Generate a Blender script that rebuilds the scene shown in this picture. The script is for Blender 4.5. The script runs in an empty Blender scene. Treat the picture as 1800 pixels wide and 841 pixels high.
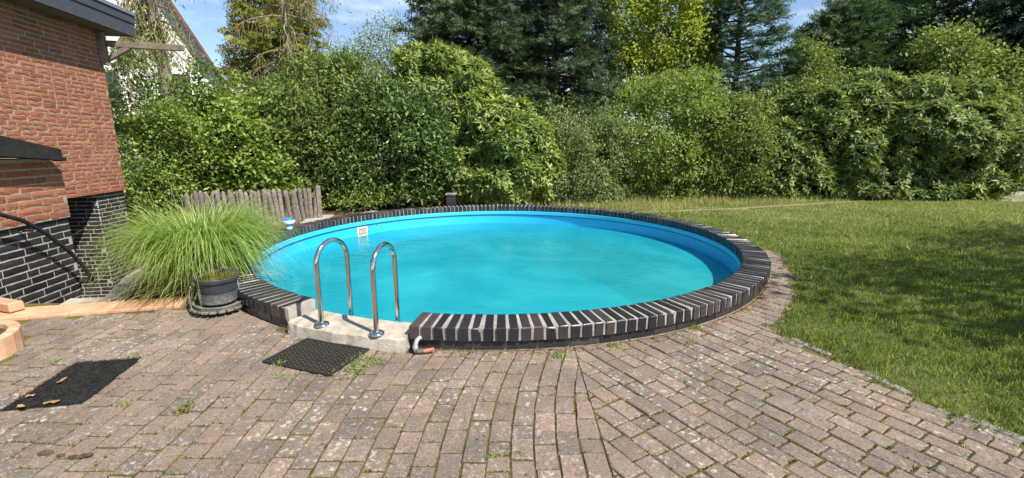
import bpy, bmesh, math, random
import numpy as np
from mathutils import Vector, Matrix

random.seed(7)
RNG = np.random.default_rng(7)
R = math.radians
SC = bpy.context.scene
COL = SC.collection

# ------------------------------------------------------------------ camera
CAM_H = 1.54
cam = bpy.data.cameras.new("camera")
cam.lens = 16.0
cam.sensor_width = 36.0
cam.clip_end = 2000
cam.clip_start = 0.05
camo = bpy.data.objects.new("camera", cam)
camo.location = (0, 0, CAM_H)
camo.rotation_euler = (R(90 - 11.69), 0, 0)
COL.objects.link(camo)
SC.camera = camo

# ------------------------------------------------------------------ light
SUN_EL = R(50)
SUN_DIR = Vector((0.766 * math.cos(SUN_EL), -0.643 * math.cos(SUN_EL), math.sin(SUN_EL)))   # towards the sun
w = bpy.data.worlds.new("World")
SC.world = w
w.use_nodes = True
nt = w.node_tree
nt.nodes.clear()
out = nt.nodes.new("ShaderNodeOutputWorld")
bg = nt.nodes.new("ShaderNodeBackground")
sky = nt.nodes.new("ShaderNodeTexSky")
sky.sky_type = 'NISHITA'
sky.sun_disc = False
sky.sun_elevation = SUN_EL
sky.sun_rotation = math.atan2(SUN_DIR.x, SUN_DIR.y)
sky.air_density = 1.0
sky.dust_density = 0.1
sky.ozone_density = 2.5
# thin wisps of white cloud, spread evenly over the whole sky
tc = nt.nodes.new("ShaderNodeTexCoord")
mp = nt.nodes.new("ShaderNodeMapping")
mp.inputs['Scale'].default_value = (1.0, 1.0, 3.2)
nz = nt.nodes.new("ShaderNodeTexNoise")
nz.inputs['Scale'].default_value = 3.1
nz.inputs['Detail'].default_value = 7
nz.inputs['Roughness'].default_value = 0.6
cr = nt.nodes.new("ShaderNodeValToRGB")
cr.color_ramp.elements[0].position = 0.50
cr.color_ramp.elements[1].position = 0.82
mx = nt.nodes.new("ShaderNodeMix")
mx.data_type = 'RGBA'
mx.inputs['B'].default_value = (8.2, 8.6, 9.2, 1)
nt.links.new(tc.outputs['Generated'], mp.inputs[0])
nt.links.new(mp.outputs[0], nz.inputs['Vector'])
nt.links.new(nz.outputs['Fac'], cr.inputs[0])
nt.links.new(cr.outputs[0], mx.inputs['Factor'])
nt.links.new(sky.outputs[0], mx.inputs['A'])
nt.links.new(mx.outputs['Result'], bg.inputs[0])
bg.inputs[1].default_value = 0.105
nt.links.new(bg.outputs[0], out.inputs[0])

sl = bpy.data.lights.new("sun", 'SUN')
sl.energy = 5.0
sl.angle = R(0.5)
sl.color = (1.0, 0.95, 0.87)
slo = bpy.data.objects.new("sun", sl)
slo.rotation_euler = (-SUN_DIR).to_track_quat('-Z', 'Y').to_euler()
slo.location = (8, -6, 12)
COL.objects.link(slo)

SC.view_settings.view_transform = 'Standard'
SC.view_settings.look = 'None'
SC.view_settings.exposure = 0.68
SC.view_settings.gamma = 1.0
SC.view_settings.use_curve_mapping = False

# ------------------------------------------------------------------ helpers
def link(o, parent=None):
    COL.objects.link(o)
    if parent is not None:
        o.parent = parent
    return o

def tag(o, label=None, cat=None, group=None, kind=None):
    if label: o['label'] = label
    if cat: o['category'] = cat
    if group: o['group'] = group
    if kind: o['kind'] = kind
    return o

def empty(name, loc=(0, 0, 0), label=None, cat=None, group=None, parent=None):
    o = bpy.data.objects.new(name, None)
    o.location = loc
    o.empty_display_size = 0.1
    link(o, parent)
    return tag(o, label, cat, group)

def obj_from(name, me, mat=None, parent=None, loc=None, world=True):
    """world=True: mesh data is in world coordinates while the parent may sit elsewhere."""
    if mat is not None:
        me.materials.append(mat)
    o = bpy.data.objects.new(name, me)
    link(o, parent)
    if loc is not None:
        o.location = loc
    elif parent is not None and world:
        p = Vector((0, 0, 0)); q = parent
        while q is not None:
            p += q.location; q = q.parent
        o.location = -p
    return o

def pydata(name, V, Fc, mat=None, parent=None, smooth=False, loc=None, world=True):
    me = bpy.data.meshes.new(name)
    me.from_pydata([tuple(v) for v in V], [], [tuple(f) for f in Fc])
    if smooth:
        me.polygons.foreach_set('use_smooth', [True] * len(me.polygons))
    me.update()
    return obj_from(name, me, mat, parent, loc, world)

def tri_mesh(name, V, T, mat=None, parent=None, tint=None, smooth=False, loc=None):
    V = np.asarray(V, dtype=np.float32).reshape(-1, 3)
    T = np.asarray(T, dtype=np.int32).reshape(-1, 3)
    me = bpy.data.meshes.new(name)
    me.vertices.add(len(V)); me.vertices.foreach_set('co', V.ravel())
    me.loops.add(T.size); me.loops.foreach_set('vertex_index', T.ravel())
    me.polygons.add(len(T)); me.polygons.foreach_set('loop_start', np.arange(0, T.size, 3, dtype=np.int32))
    if smooth:
        me.polygons.foreach_set('use_smooth', np.ones(len(T), dtype=bool))
    if tint is not None:
        a = me.attributes.new('tint', 'FLOAT', 'FACE')
        a.data.foreach_set('value', np.asarray(tint, dtype=np.float32))
    me.update(calc_edges=True)
    return obj_from(name, me, mat, parent, loc)

class MB:
    """collects boxes, tubes, lathes and prisms into one mesh"""
    def __init__(s): s.v = []; s.f = []
    def add(s, V, Fc):
        n = len(s.v); s.v += [tuple(v) for v in V]; s.f += [tuple(i + n for i in f) for f in Fc]; return s
    def box(s, c, size, ax=None, bev=0.0):
        """box at c with full size, axes ax (3 vectors)"""
        hx, hy, hz = size[0] / 2, size[1] / 2, size[2] / 2
        X, Y, Z = ax if ax else (Vector((1, 0, 0)), Vector((0, 1, 0)), Vector((0, 0, 1)))
        X, Y, Z = Vector(X), Vector(Y), Vector(Z)
        c = Vector(c)
        if bev <= 0:
            V = [c + X * (hx * i) + Y * (hy * j) + Z * (hz * k) for k in (-1, 1) for j in (-1, 1) for i in (-1, 1)]
            return s.add(V, [(0, 2, 3, 1), (4, 5, 7, 6), (0, 1, 5, 4), (2, 6, 7, 3), (0, 4, 6, 2), (1, 3, 7, 5)])
        b = bev
        def ring(z, ix):
            return [c + X * (i * (hx - ix)) + Y * (j * (hy - ix)) + Z * z for i, j in ((-1, -1), (1, -1), (1, 1), (-1, 1))]
        V = ring(-hz, b) + ring(-hz + b, 0) + ring(hz - b, 0) + ring(hz, b)
        Fc = [(3, 2, 1, 0), (12, 13, 14, 15)]
        for l in range(3):
            for i in range(4):
                j = (i + 1) % 4
                Fc.append((l * 4 + i, l * 4 + j, l * 4 + 4 + j, l * 4 + 4 + i))
        return s.add(V, Fc)
    def tube(s, pts, rad, n=8, cap=True):
        pts = [Vector(p) for p in pts]
        m = len(pts)
        rads = rad if isinstance(rad, (list, tuple)) else [rad] * m
        V = []; prev = None
        for i, p in enumerate(pts):
            t = (pts[min(i + 1, m - 1)] - pts[max(i - 1, 0)]).normalized()
            if prev is None:
                a = Vector((0, 0, 1)) if abs(t.z) < 0.9 else Vector((1, 0, 0))
                u = t.cross(a).normalized()
            else:
                u = (prev - t * prev.dot(t)).normalized()
            prev = u; v = t.cross(u)
            for k in range(n):
                an = 2 * math.pi * k / n
                V.append(p + (u * math.cos(an) + v * math.sin(an)) * rads[i])
        Fc = []
        for i in range(m - 1):
            for k in range(n):
                l = (k + 1) % n
                Fc.append((i * n + k, i * n + l, (i + 1) * n + l, (i + 1) * n + k))
        if cap:
            Fc.append(tuple(range(n - 1, -1, -1))); Fc.append(tuple((m - 1) * n + k for k in range(n)))
        return s.add(V, Fc)
    def lathe(s, c, prof, n=24, axis=None, closed=True):
        c = Vector(c); Z = Vector(axis).normalized() if axis else Vector((0, 0, 1))
        a = Vector((1, 0, 0)) if abs(Z.x) < 0.9 else Vector((0, 1, 0))
        X = (a - Z * a.dot(Z)).normalized(); Y = Z.cross(X)
        V = []
        for r, z in prof:
            for k in range(n):
                an = 2 * math.pi * k / n
                V.append(c + Z * z + (X * math.cos(an) + Y * math.sin(an)) * r)
        Fc = []
        for i in range(len(prof) - 1):
            for k in range(n):
                l = (k + 1) % n
                Fc.append((i * n + k, i * n + l, (i + 1) * n + l, (i + 1) * n + k))
        if closed:
            Fc.append(tuple(range(n - 1, -1, -1))); Fc.append(tuple((len(prof) - 1) * n + k for k in range(n)))
        return s.add(V, Fc)
    def prism(s, poly, z0, z1):
        n = len(poly)
        V = [(p[0], p[1], z0) for p in poly] + [(p[0], p[1], z1) for p in poly]
        Fc = [tuple(range(n - 1, -1, -1)), tuple(range(n, 2 * n))]
        for i in range(n):
            j = (i + 1) % n
            Fc.append((i, j, n + j, n + i))
        return s.add(V, Fc)
    def build(s, name, mat=None, parent=None, smooth=False, loc=None, world=True):
        o = pydata(name, s.v, s.f, mat, parent, smooth, loc, world)
        if smooth:
            try:
                o.data.set_sharp_from_angle(angle=R(40))
            except Exception:
                pass
        return o

def at(px, py, Y):
    """photo pixel (1800 wide) on the vertical plane y = Y"""
    x = (px - 900) / 800; y = -(py - 420.5) / 800; t = R(11.69)
    d = (x, math.cos(t) + y * math.sin(t), -math.sin(t) + y * math.cos(t))
    k = Y / d[1]
    return Vector((d[0] * k, Y, CAM_H + d[2] * k))

def snoise(P, f=1.0, seed=0.0):
    """cheap smooth noise, about -1..1"""
    P = np.asarray(P) * f
    x, y = P[..., 0] + seed * 7.13, P[..., 1] - seed * 3.71
    z = P[..., 2] if P.shape[-1] > 2 else 0 * x
    return (np.sin(1.7 * x + 1.3 * np.sin(1.1 * y + seed)) + np.sin(2.1 * y + 1.5 * np.sin(0.9 * z + 1.7 * x)) + np.sin(1.9 * z + 1.1 * np.sin(1.3 * x + 2.3 * y))
            + 0.5 * np.sin(4.3 * x + 3.1 * y) + 0.5 * np.sin(3.7 * y - 4.1 * z + 2.0)) / 3.2

# ------------------------------------------------------------------ materials
def new_mat(name):
    m = bpy.data.materials.new(name); m.use_nodes = True
    nt = m.node_tree; nt.nodes.clear()
    o = nt.nodes.new("ShaderNodeOutputMaterial"); b = nt.nodes.new("ShaderNodeBsdfPrincipled")
    nt.links.new(b.outputs[0], o.inputs[0])
    return m, nt, b, o

class NT:
    def __init__(s, nt): s.nt = nt
    def n(s, t, **kw):
        x = s.nt.nodes.new(t)
        for k, v in kw.items(): setattr(x, k, v)
        return x
    def l(s, a, b): s.nt.links.new(a, b)
    def pos(s): return s.n("ShaderNodeNewGeometry").outputs['Position']
    def objc(s): return s.n("ShaderNodeTexCoord").outputs['Object']
    def noise(s, vec, scale, detail=4, rough=0.55, dist=0.0):
        x = s.n("ShaderNodeTexNoise"); x.inputs['Scale'].default_value = scale; x.inputs['Detail'].default_value = detail
        x.inputs['Roughness'].default_value = rough; x.inputs['Distortion'].default_value = dist
        if vec is not None: s.l(vec, x.inputs['Vector'])
        return x.outputs['Fac']
    def voro(s, vec, scale, rnd=1.0):
        x = s.n("ShaderNodeTexVoronoi"); x.inputs['Scale'].default_value = scale; x.inputs['Randomness'].default_value = rnd
        s.l(vec, x.inputs['Vector']); return x.outputs['Distance']
    def ramp(s, fac, stops, interp='LINEAR'):
        x = s.n("ShaderNodeValToRGB"); x.color_ramp.interpolation = interp
        e = x.color_ramp.elements
        while len(e) < len(stops): e.new(0.5)
        for i, (p, c) in enumerate(stops):
            e[i].position = p
            e[i].color = (c, c, c, 1) if isinstance(c, (int, float)) else (*c, 1)
        s.l(fac, x.inputs[0]); return x.outputs[0]
    def mix(s, fac, a, b, mode='MIX'):
        x = s.n("ShaderNodeMix", data_type='RGBA', blend_type=mode)
        for v, k in ((fac, 'Factor'), (a, 'A'), (b, 'B')):
            i = x.inputs[k] if k == 'Factor' else [q for q in x.inputs if q.name == k and q.type == 'RGBA'][0]
            if isinstance(v, (int, float)): i.default_value = v if k == 'Factor' else (v, v, v, 1)
            elif isinstance(v, tuple): i.default_value = (*v, 1)
            else: s.l(v, i)
        return [q for q in x.outputs if q.type == 'RGBA'][0]
    def math(s, op, a, b=None):
        x = s.n("ShaderNodeMath", operation=op)
        for i, v in enumerate((a, b)):
            if v is None: continue
            if isinstance(v, (int, float)): x.inputs[i].default_value = v
            else: s.l(v, x.inputs[i])
        return x.outputs[0]
    def bump(s, h, strength, dist, bsdf):
        x = s.n("ShaderNodeBump"); x.inputs['Strength'].default_value = strength; x.inputs['Distance'].default_value = dist
        s.l(h, x.inputs['Height']); s.l(x.outputs[0], bsdf.inputs['Normal']); return x
    def attr(s, name): return s.n("ShaderNodeAttribute", attribute_name=name).outputs['Fac']
    def rnd(s): return s.n("ShaderNodeObjectInfo").outputs['Random']

def mat_noise(name, c1, c2, scale=6, rough=0.7, bump=0.2, bscale=40, metal=0, spec=0.5, c3=None, dist=0.01, coord='pos', rnd_amt=0.0):
    m, nt, b, _ = new_mat(name); t = NT(nt)
    v = t.pos() if coord == 'pos' else t.objc()
    f = t.noise(v, scale, 6, 0.62)
    st = [(0.3, c1), (0.7, c2)] if c3 is None else [(0.25, c1), (0.52, c2), (0.78, c3)]
    col = t.ramp(f, st)
    if rnd_amt:
        col = t.mix(rnd_amt, col, t.ramp(t.rnd(), [(0.0, 0.15), (1.0, 0.9)]), 'OVERLAY')
    t.l(col, b.inputs['Base Color'])
    b.inputs['Roughness'].default_value = rough; b.inputs['Metallic'].default_value = metal
    b.inputs['Specular IOR Level'].default_value = spec
    if bump: t.bump(t.noise(v, bscale, 5, 0.65), bump, dist, b)
    return m

def mat_leaf(name, dark, mid, light, rough=0.45, trans=0.3, spec=0.5, tcol=None):
    m, nt, b, o = new_mat(name); t = NT(nt)
    dark, mid, light = [(q[0] * m_, q[1] * 1.08 * m_, q[2] * m_) for q, m_ in ((dark, .9), (mid, 1.04), (light, 1.18))]
    col = t.ramp(t.attr('tint'), [(0.0, dark), (0.5, mid), (1.0, light)])
    t.l(col, b.inputs['Base Color'])
    b.inputs['Roughness'].default_value = rough; b.inputs['Specular IOR Level'].default_value = spec
    tr = t.n("ShaderNodeBsdfTranslucent")
    tcc = t.mix(0.6, col, tcol or (min(1, mid[0] * 2.2), min(1, mid[1] * 2.0), mid[2] * 0.8))
    t.l(tcc, tr.inputs['Color'])
    ms = t.n("ShaderNodeMixShader"); ms.inputs[0].default_value = trans
    t.l(b.outputs[0], ms.inputs[1]); t.l(tr.outputs[0], ms.inputs[2]); t.l(ms.outputs[0], o.inputs[0])
    return m

def mat_brick(name, stops, lo, rough=0.8, spec=0.4, bump=0.6, wear=None, stain=0.35):
    """per-brick tone from Object Info random (single bricks) plus the tint attribute (joined bricks)"""
    m, nt, b, _ = new_mat(name); t = NT(nt)
    v = t.pos()
    r = t.math('FRACT', t.math('ADD', t.rnd(), t.attr('tint')))
    col = t.ramp(r, stops)
    n1 = t.noise(v, 26, 5, 0.7)
    col = t.mix(t.ramp(n1, [(0.35, stain), (0.65, 0.0)]), col, lo)
    col = t.mix(t.ramp(t.noise(v, 1.4, 6, 0.65, 0.5), [(0.46, 0.0), (0.70, 0.45)]), col, tuple(q * 0.5 for q in stops[0][1]))
    if wear:
        col = t.mix(t.ramp(t.noise(v, 55, 4, 0.7), [(0.62, 0.0), (0.72, 0.5)]), col, wear)
    t.l(col, b.inputs['Base Color'])
    rr = t.ramp(n1, [(0.3, min(1, rough + 0.1)), (0.7, max(0.05, rough - 0.1))])
    t.l(rr, b.inputs['Roughness']); b.inputs['Specular IOR Level'].default_value = spec
    t.bump(t.noise(v, 90, 4, 0.7), bump, 0.004, b)
    return m

M = {}
M['red_brick'] = mat_brick('red_brick', [(0.0, (0.285, 0.10, 0.05)), (0.3, (0.40, 0.152, 0.08)), (0.6, (0.345, 0.125, 0.065)), (0.85, (0.44, 0.185, 0.105)), (1.0, (0.31, 0.115, 0.068))], (0.10, 0.034, 0.024), 0.85, 0.25, 0.9)
M['clinker'] = mat_brick('black_clinker', [(0.0, (0.016, 0.016, 0.02)), (0.5, (0.028, 0.027, 0.032)), (1.0, (0.05, 0.043, 0.045))], (0.012, 0.012, 0.015), 0.42, 0.5, 0.35, None)
M['coping'] = mat_brick('coping_clinker', [(0.0, (0.014, 0.014, 0.019)), (0.5, (0.028, 0.027, 0.033)), (0.8, (0.05, 0.043, 0.045)), (0.95, (0.085, 0.062, 0.055)), (1.0, (0.03, 0.03, 0.036))], (0.02, 0.016, 0.016), 0.3, 0.5, 0.3, (0.16, 0.14, 0.13))
M['mortar'] = mat_noise('mortar', (0.30, 0.26, 0.21), (0.46, 0.41, 0.35), 14, 0.95, 0.6, 120, spec=0.2)
M['mortar_light'] = mat_noise('pale_mortar', (0.22, 0.20, 0.175), (0.44, 0.40, 0.35), 9, 0.95, 0.6, 120, spec=0.2)
M['mortar_red'] = mat_noise('wall_mortar', (0.30, 0.235, 0.175), (0.46, 0.37, 0.285), 14, 0.95, 0.6, 120, spec=0.2)
M['mortar_wall'] = mat_noise('plinth_mortar', (0.34, 0.31, 0.26), (0.54, 0.49, 0.42), 9, 0.95, 0.6, 120, spec=0.2)
M['concrete'] = mat_noise('old_concrete', (0.24, 0.20, 0.15), (0.44, 0.39, 0.31), 9, 0.95, 0.8, 70, c3=(0.54, 0.49, 0.41), spec=0.2)
M['kerb'] = mat_noise('kerb_concrete', (0.15, 0.13, 0.115), (0.32, 0.29, 0.26), 10, 0.95, 0.7, 80, spec=0.2)
M['terracotta'] = mat_noise('terracotta', (0.42, 0.22, 0.12), (0.55, 0.32, 0.19), 7, 0.8, 0.3, 60, c3=(0.62, 0.42, 0.28), spec=0.3, rnd_amt=0.25)
M['steel'] = mat_noise('polished_steel', (0.62, 0.60, 0.57), (0.72, 0.71, 0.69), 20, 0.12, 0.05, 60, metal=1)
M['fascia'] = mat_noise('slate_fascia', (0.045, 0.05, 0.065), (0.075, 0.082, 0.1), 20, 0.6, 0.3, 160)
M['zinc'] = mat_noise('zinc', (0.32, 0.35, 0.38), (0.42, 0.45, 0.48), 8, 0.4, 0.1, 30, metal=0.6)
M['soffit'] = mat_noise('soffit_boards', (0.10, 0.075, 0.05), (0.16, 0.12, 0.08), 8, 0.8, 0.3, 60)
M['dark_wood'] = mat_noise('tarred_wood', (0.012, 0.010, 0.009), (0.03, 0.025, 0.022), 14, 0.6, 0.4, 70)
M['grey_wood'] = mat_noise('weathered_wood', (0.16, 0.125, 0.09), (0.30, 0.25, 0.19), 12, 0.9, 0.6, 60, spec=0.2)
M['board'] = mat_noise('weathered_board', (0.30, 0.26, 0.20), (0.46, 0.41, 0.33), 6, 0.9, 0.4, 50, spec=0.2)
M['board_grey'] = mat_noise('grey_sheet', (0.28, 0.28, 0.27), (0.42, 0.41, 0.39), 5, 0.8, 0.4, 40, spec=0.3)
M['picket'] = mat_noise('weathered_log', (0.085, 0.07, 0.056), (0.19, 0.16, 0.13), 22, 0.95, 0.9, 55, c3=(0.31, 0.275, 0.23), spec=0.2, rnd_amt=0.3)
M['bark'] = mat_noise('bark', (0.05, 0.038, 0.028), (0.13, 0.10, 0.075), 16, 0.95, 0.9, 40, dist=0.02, spec=0.2)
M['bark_pale'] = mat_noise('pale_bark', (0.14, 0.11, 0.08), (0.32, 0.27, 0.2), 14, 0.95, 0.8, 40, dist=0.02, spec=0.2)
M['twig'] = mat_noise('dry_twig', (0.16, 0.12, 0.08), (0.33, 0.27, 0.17), 9, 0.95, 0.3, 40, spec=0.2)
M['black_plastic'] = mat_noise('black_plastic', (0.012, 0.013, 0.016), (0.028, 0.029, 0.034), 20, 0.45, 0.1, 60)
M['rubber'] = mat_noise('black_rubber', (0.010, 0.010, 0.011), (0.026, 0.025, 0.024), 25, 0.65, 0.3, 120)
M['rubber_dirty'] = mat_noise('dirty_rubber', (0.010, 0.010, 0.010), (0.03, 0.028, 0.026), 45, 0.9, 1.0, 130, c3=(0.07, 0.065, 0.055), spec=0.2)
M['slate_pot'] = mat_noise('dark_pot', (0.025, 0.03, 0.038), (0.05, 0.055, 0.065), 10, 0.6, 0.2, 60)
M['worn_pot'] = mat_noise('worn_pot', (0.13, 0.125, 0.12), (0.20, 0.19, 0.18), 30, 0.9, 0.6, 70, c3=(0.45, 0.43, 0.40), spec=0.2)
M['tray'] = mat_noise('mossy_tray', (0.07, 0.065, 0.055), (0.26, 0.24, 0.19), 22, 0.95, 0.6, 70, spec=0.2)
M['pipe'] = mat_noise('grey_pipe', (0.22, 0.23, 0.25), (0.45, 0.45, 0.45), 30, 0.6, 0.3, 60)
M['red_plastic'] = mat_noise('faded_red', (0.42, 0.10, 0.07), (0.52, 0.2, 0.15), 20, 0.7, 0.2, 60)
M['white_plastic'] = mat_noise('white_plastic', (0.70, 0.71, 0.70), (0.80, 0.80, 0.78), 10, 0.45, 0.0)
M['yellowed'] = mat_noise('yellowed_plastic', (0.30, 0.27, 0.16), (0.45, 0.41, 0.28), 12, 0.6, 0.0)
M['blue_plastic'] = mat_noise('blue_plastic', (0.02, 0.20, 0.62), (0.03, 0.26, 0.70), 10, 0.4, 0.0)
M['render_white'] = mat_noise('white_render', (0.62, 0.60, 0.55), (0.76, 0.74, 0.70), 3, 0.95, 0.3, 60, spec=0.2)
M['roof_tile'] = mat_noise('brown_roof_tile', (0.10, 0.045, 0.03), (0.19, 0.085, 0.06), 7, 0.8, 0.4, 30)
M['green_metal'] = mat_noise('green_paint', (0.012, 0.05, 0.035), (0.02, 0.075, 0.05), 14, 0.5, 0.1, 60)
M['glass'] = mat_noise('window_glass', (0.02, 0.025, 0.03), (0.04, 0.045, 0.05), 2, 0.08, 0.0)
M['slab'] = mat_noise('stone_slab', (0.24, 0.20, 0.17), (0.42, 0.37, 0.32), 6, 0.95, 0.4, 60, spec=0.2)

# soil of the beds
def mat_soil():
    m, nt, b, _ = new_mat('soil'); t = NT(nt); v = t.pos()
    c = t.ramp(t.noise(v, 3, 8, 0.65), [(0.3, (0.06, 0.042, 0.028)), (0.55, (0.13, 0.095, 0.06)), (0.75, (0.22, 0.16, 0.10))])
    c = t.mix(t.ramp(t.noise(v, 60, 3, 0.7), [(0.55, 0.0), (0.7, 0.55)]), c, (0.26, 0.17, 0.09))
    t.l(c, b.inputs['Base Color']); b.inputs['Roughness'].default_value = 1; b.inputs['Specular IOR Level'].default_value = 0.15
    t.bump(t.noise(v, 35, 6, 0.7), 0.8, 0.03, b); return m
M['soil'] = mat_soil()

def mat_bed():
    m, nt, b, _ = new_mat('joint_sand'); t = NT(nt); v = t.pos()
    c = t.ramp(t.noise(v, 5, 6, 0.65), [(0.35, (0.085, 0.066, 0.04)), (0.52, (0.15, 0.12, 0.045)), (0.68, (0.13, 0.125, 0.032))])
    t.l(c, b.inputs['Base Color']); b.inputs['Roughness'].default_value = 1; b.inputs['Specular IOR Level'].default_value = 0.1
    t.bump(t.noise(v, 150, 5, 0.7), 0.8, 0.01, b); return m
M['bed'] = mat_bed()

def mat_paver():
    m, nt, b, _ = new_mat('concrete_paver'); t = NT(nt); v = t.pos()
    r = t.math('FRACT', t.math('ADD', t.rnd(), t.attr('tint')))
    c = t.ramp(r, [(0.0, (0.21, 0.156, 0.12)), (0.3, (0.28, 0.205, 0.158)), (0.55, (0.185, 0.147, 0.118)), (0.8, (0.32, 0.222, 0.168)), (1.0, (0.24, 0.187, 0.148))])
    big = t.noise(v, 1.0, 5, 0.6, 0.5)
    c = t.mix(t.ramp(big, [(0.48, 0.0), (0.67, 0.55)]), c, (0.115, 0.095, 0.08))          # grey grime in broad patches
    c = t.mix(t.ramp(t.noise(v, 2.4, 5, 0.6), [(0.50, 0.0), (0.68, 0.55)]), c, (0.34, 0.245, 0.18))
    c = t.mix(t.ramp(t.noise(v, 7.5, 6, 0.7), [(0.54, 0.0), (0.72, 0.55)]), c, (0.10, 0.085, 0.072))
    c = t.mix(t.ramp(t.noise(v, 75, 4, 0.8), [(0.34, 0.85), (0.50, 0.0)]), c, (0.07, 0.056, 0.046))             # aggregate pores
    c = t.mix(t.ramp(t.noise(v, 95, 3, 0.8), [(0.56, 0.0), (0.70, 0.75)]), c, (0.46, 0.38, 0.31))
    # lichen: pale blotches of two sizes where a mask allows
    nv = t.n("ShaderNodeVectorMath", operation='MULTIPLY_ADD')
    wob = t.n("ShaderNodeTexNoise"); wob.inputs['Scale'].default_value = 55; t.l(v, wob.inputs['Vector'])
    t.l(wob.outputs['Color'], nv.inputs[0]); nv.inputs[1].default_value = (0.05, 0.05, 0.0); t.l(v, nv.inputs[2])
    mask = t.ramp(t.noise(v, 1.5, 4, 0.6), [(0.42, 0.0), (0.58, 1.0)])
    mask2 = t.ramp(r, [(0.1, 0.3), (0.5, 1.0)])
    li = t.math('MULTIPLY', t.math('MULTIPLY', t.ramp(t.voro(nv.outputs[0], 24), [(0.22, 1.0), (0.33, 0.0)]), mask), mask2)
    c = t.mix(t.math('MULTIPLY', li, 0.9), c, (0.50, 0.46, 0.385))
    li2 = t.math('MULTIPLY', t.ramp(t.voro(nv.outputs[0], 62), [(0.20, 1.0), (0.34, 0.0)]), t.ramp(t.noise(v, 3.5, 4, 0.6), [(0.44, 0.0), (0.58, 1.0)]))
    c = t.mix(t.math('MULTIPLY', li2, 0.75), c, (0.46, 0.43, 0.38))
    # pale film of lichen over whole stones in places
    c = t.mix(t.math('MULTIPLY', t.ramp(t.noise(v, 1.9, 6, 0.65, 0.6), [(0.56, 0.0), (0.68, 0.55)]), t.ramp(t.noise(v, 30, 4, 0.75), [(0.42, 0.0), (0.58, 1.0)])), c, (0.40, 0.355, 0.295))
    t.l(c, b.inputs['Base Color']); b.inputs['Roughness'].default_value = 0.92; b.inputs['Specular IOR Level'].default_value = 0.2
    t.bump(t.noise(v, 120, 5, 0.8), 0.9, 0.008, b); return m
M['paver'] = mat_paver()

def mat_lawn():
    m, nt, b, _ = new_mat('lawn_sward'); t = NT(nt); v = t.pos()
    c = t.ramp(t.noise(v, 1.3, 6, 0.65), [(0.33, (0.06, 0.095, 0.022)), (0.52, (0.12, 0.15, 0.04)), (0.70, (0.22, 0.21, 0.08))])
    c = t.mix(t.ramp(t.noise(v, 70, 4, 0.7), [(0.4, 0.0), (0.65, 0.55)]), c, (0.13, 0.15, 0.04))
    t.l(c, b.inputs['Base Color']); b.inputs['Roughness'].default_value = 1; b.inputs['Specular IOR Level'].default_value = 0.15
    t.bump(t.noise(v, 110, 5, 0.7), 1.0, 0.02, b); return m
M['lawn'] = mat_lawn()
M['blade'] = mat_leaf('grass_blade', (0.085, 0.135, 0.028), (0.20, 0.24, 0.065), (0.46, 0.42, 0.19), 0.65, 0.38, 0.2)
M['dry_blade'] = mat_leaf('dry_blade', (0.10, 0.14, 0.035), (0.30, 0.27, 0.10), (0.48, 0.40, 0.20), 0.7, 0.3, 0.2)

def mat_water():
    m, nt, b, o = new_mat('pool_water'); t = NT(nt); v = t.pos()
    t.l(t.ramp(t.noise(v, 0.55, 5, 0.55, 1.2), [(0.36, (0.016, 0.335, 0.345)), (0.52, (0.022, 0.395, 0.405)), (0.66, (0.034, 0.46, 0.465))]), b.inputs['Base Color'])
    b.inputs['Roughness'].default_value = 0.6; b.inputs['Specular IOR Level'].default_value = 0.0
    tr = t.n("ShaderNodeBsdfTransparent"); tr.inputs[0].default_value = (0.50, 0.90, 0.94, 1)
    m1 = t.n("ShaderNodeMixShader"); m1.inputs[0].default_value = 0.34
    t.l(b.outputs[0], m1.inputs[1]); t.l(tr.outputs[0], m1.inputs[2])
    gl = t.n("ShaderNodeBsdfGlossy"); gl.inputs['Roughness'].default_value = 0.02
    fr = t.n("ShaderNodeFresnel"); fr.inputs['IOR'].default_value = 1.33
    bp = t.n("ShaderNodeBump"); bp.inputs['Strength'].default_value = 0.34; bp.inputs['Distance'].default_value = 0.03
    h = t.math('ADD', t.noise(v, 5.5, 4, 0.55, 0.6), t.math('MULTIPLY', t.noise(v, 1.6, 3, 0.5), 1.6))
    t.l(h, bp.inputs['Height']); t.l(bp.outputs[0], gl.inputs['Normal']); t.l(bp.outputs[0], fr.inputs['Normal'])
    m2 = t.n("ShaderNodeMixShader"); t.l(fr.outputs[0], m2.inputs[0]); t.l(m1.outputs[0], m2.inputs[1]); t.l(gl.outputs[0], m2.inputs[2])
    t.l(m2.outputs[0], o.inputs[0]); return m
M['water'] = mat_water()
M['liner'] = mat_noise('pool_liner', (0.02, 0.42, 0.76), (0.025, 0.46, 0.80), 2, 0.35, 0.0)
M['liner_rail'] = mat_noise('pool_liner_rail', (0.035, 0.47, 0.76), (0.045, 0.50, 0.78), 2, 0.35, 0.0)
M['liner_line'] = mat_noise('liner_seam', (0.01, 0.05, 0.12), (0.015, 0.07, 0.15), 2, 0.5, 0.0)

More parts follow.
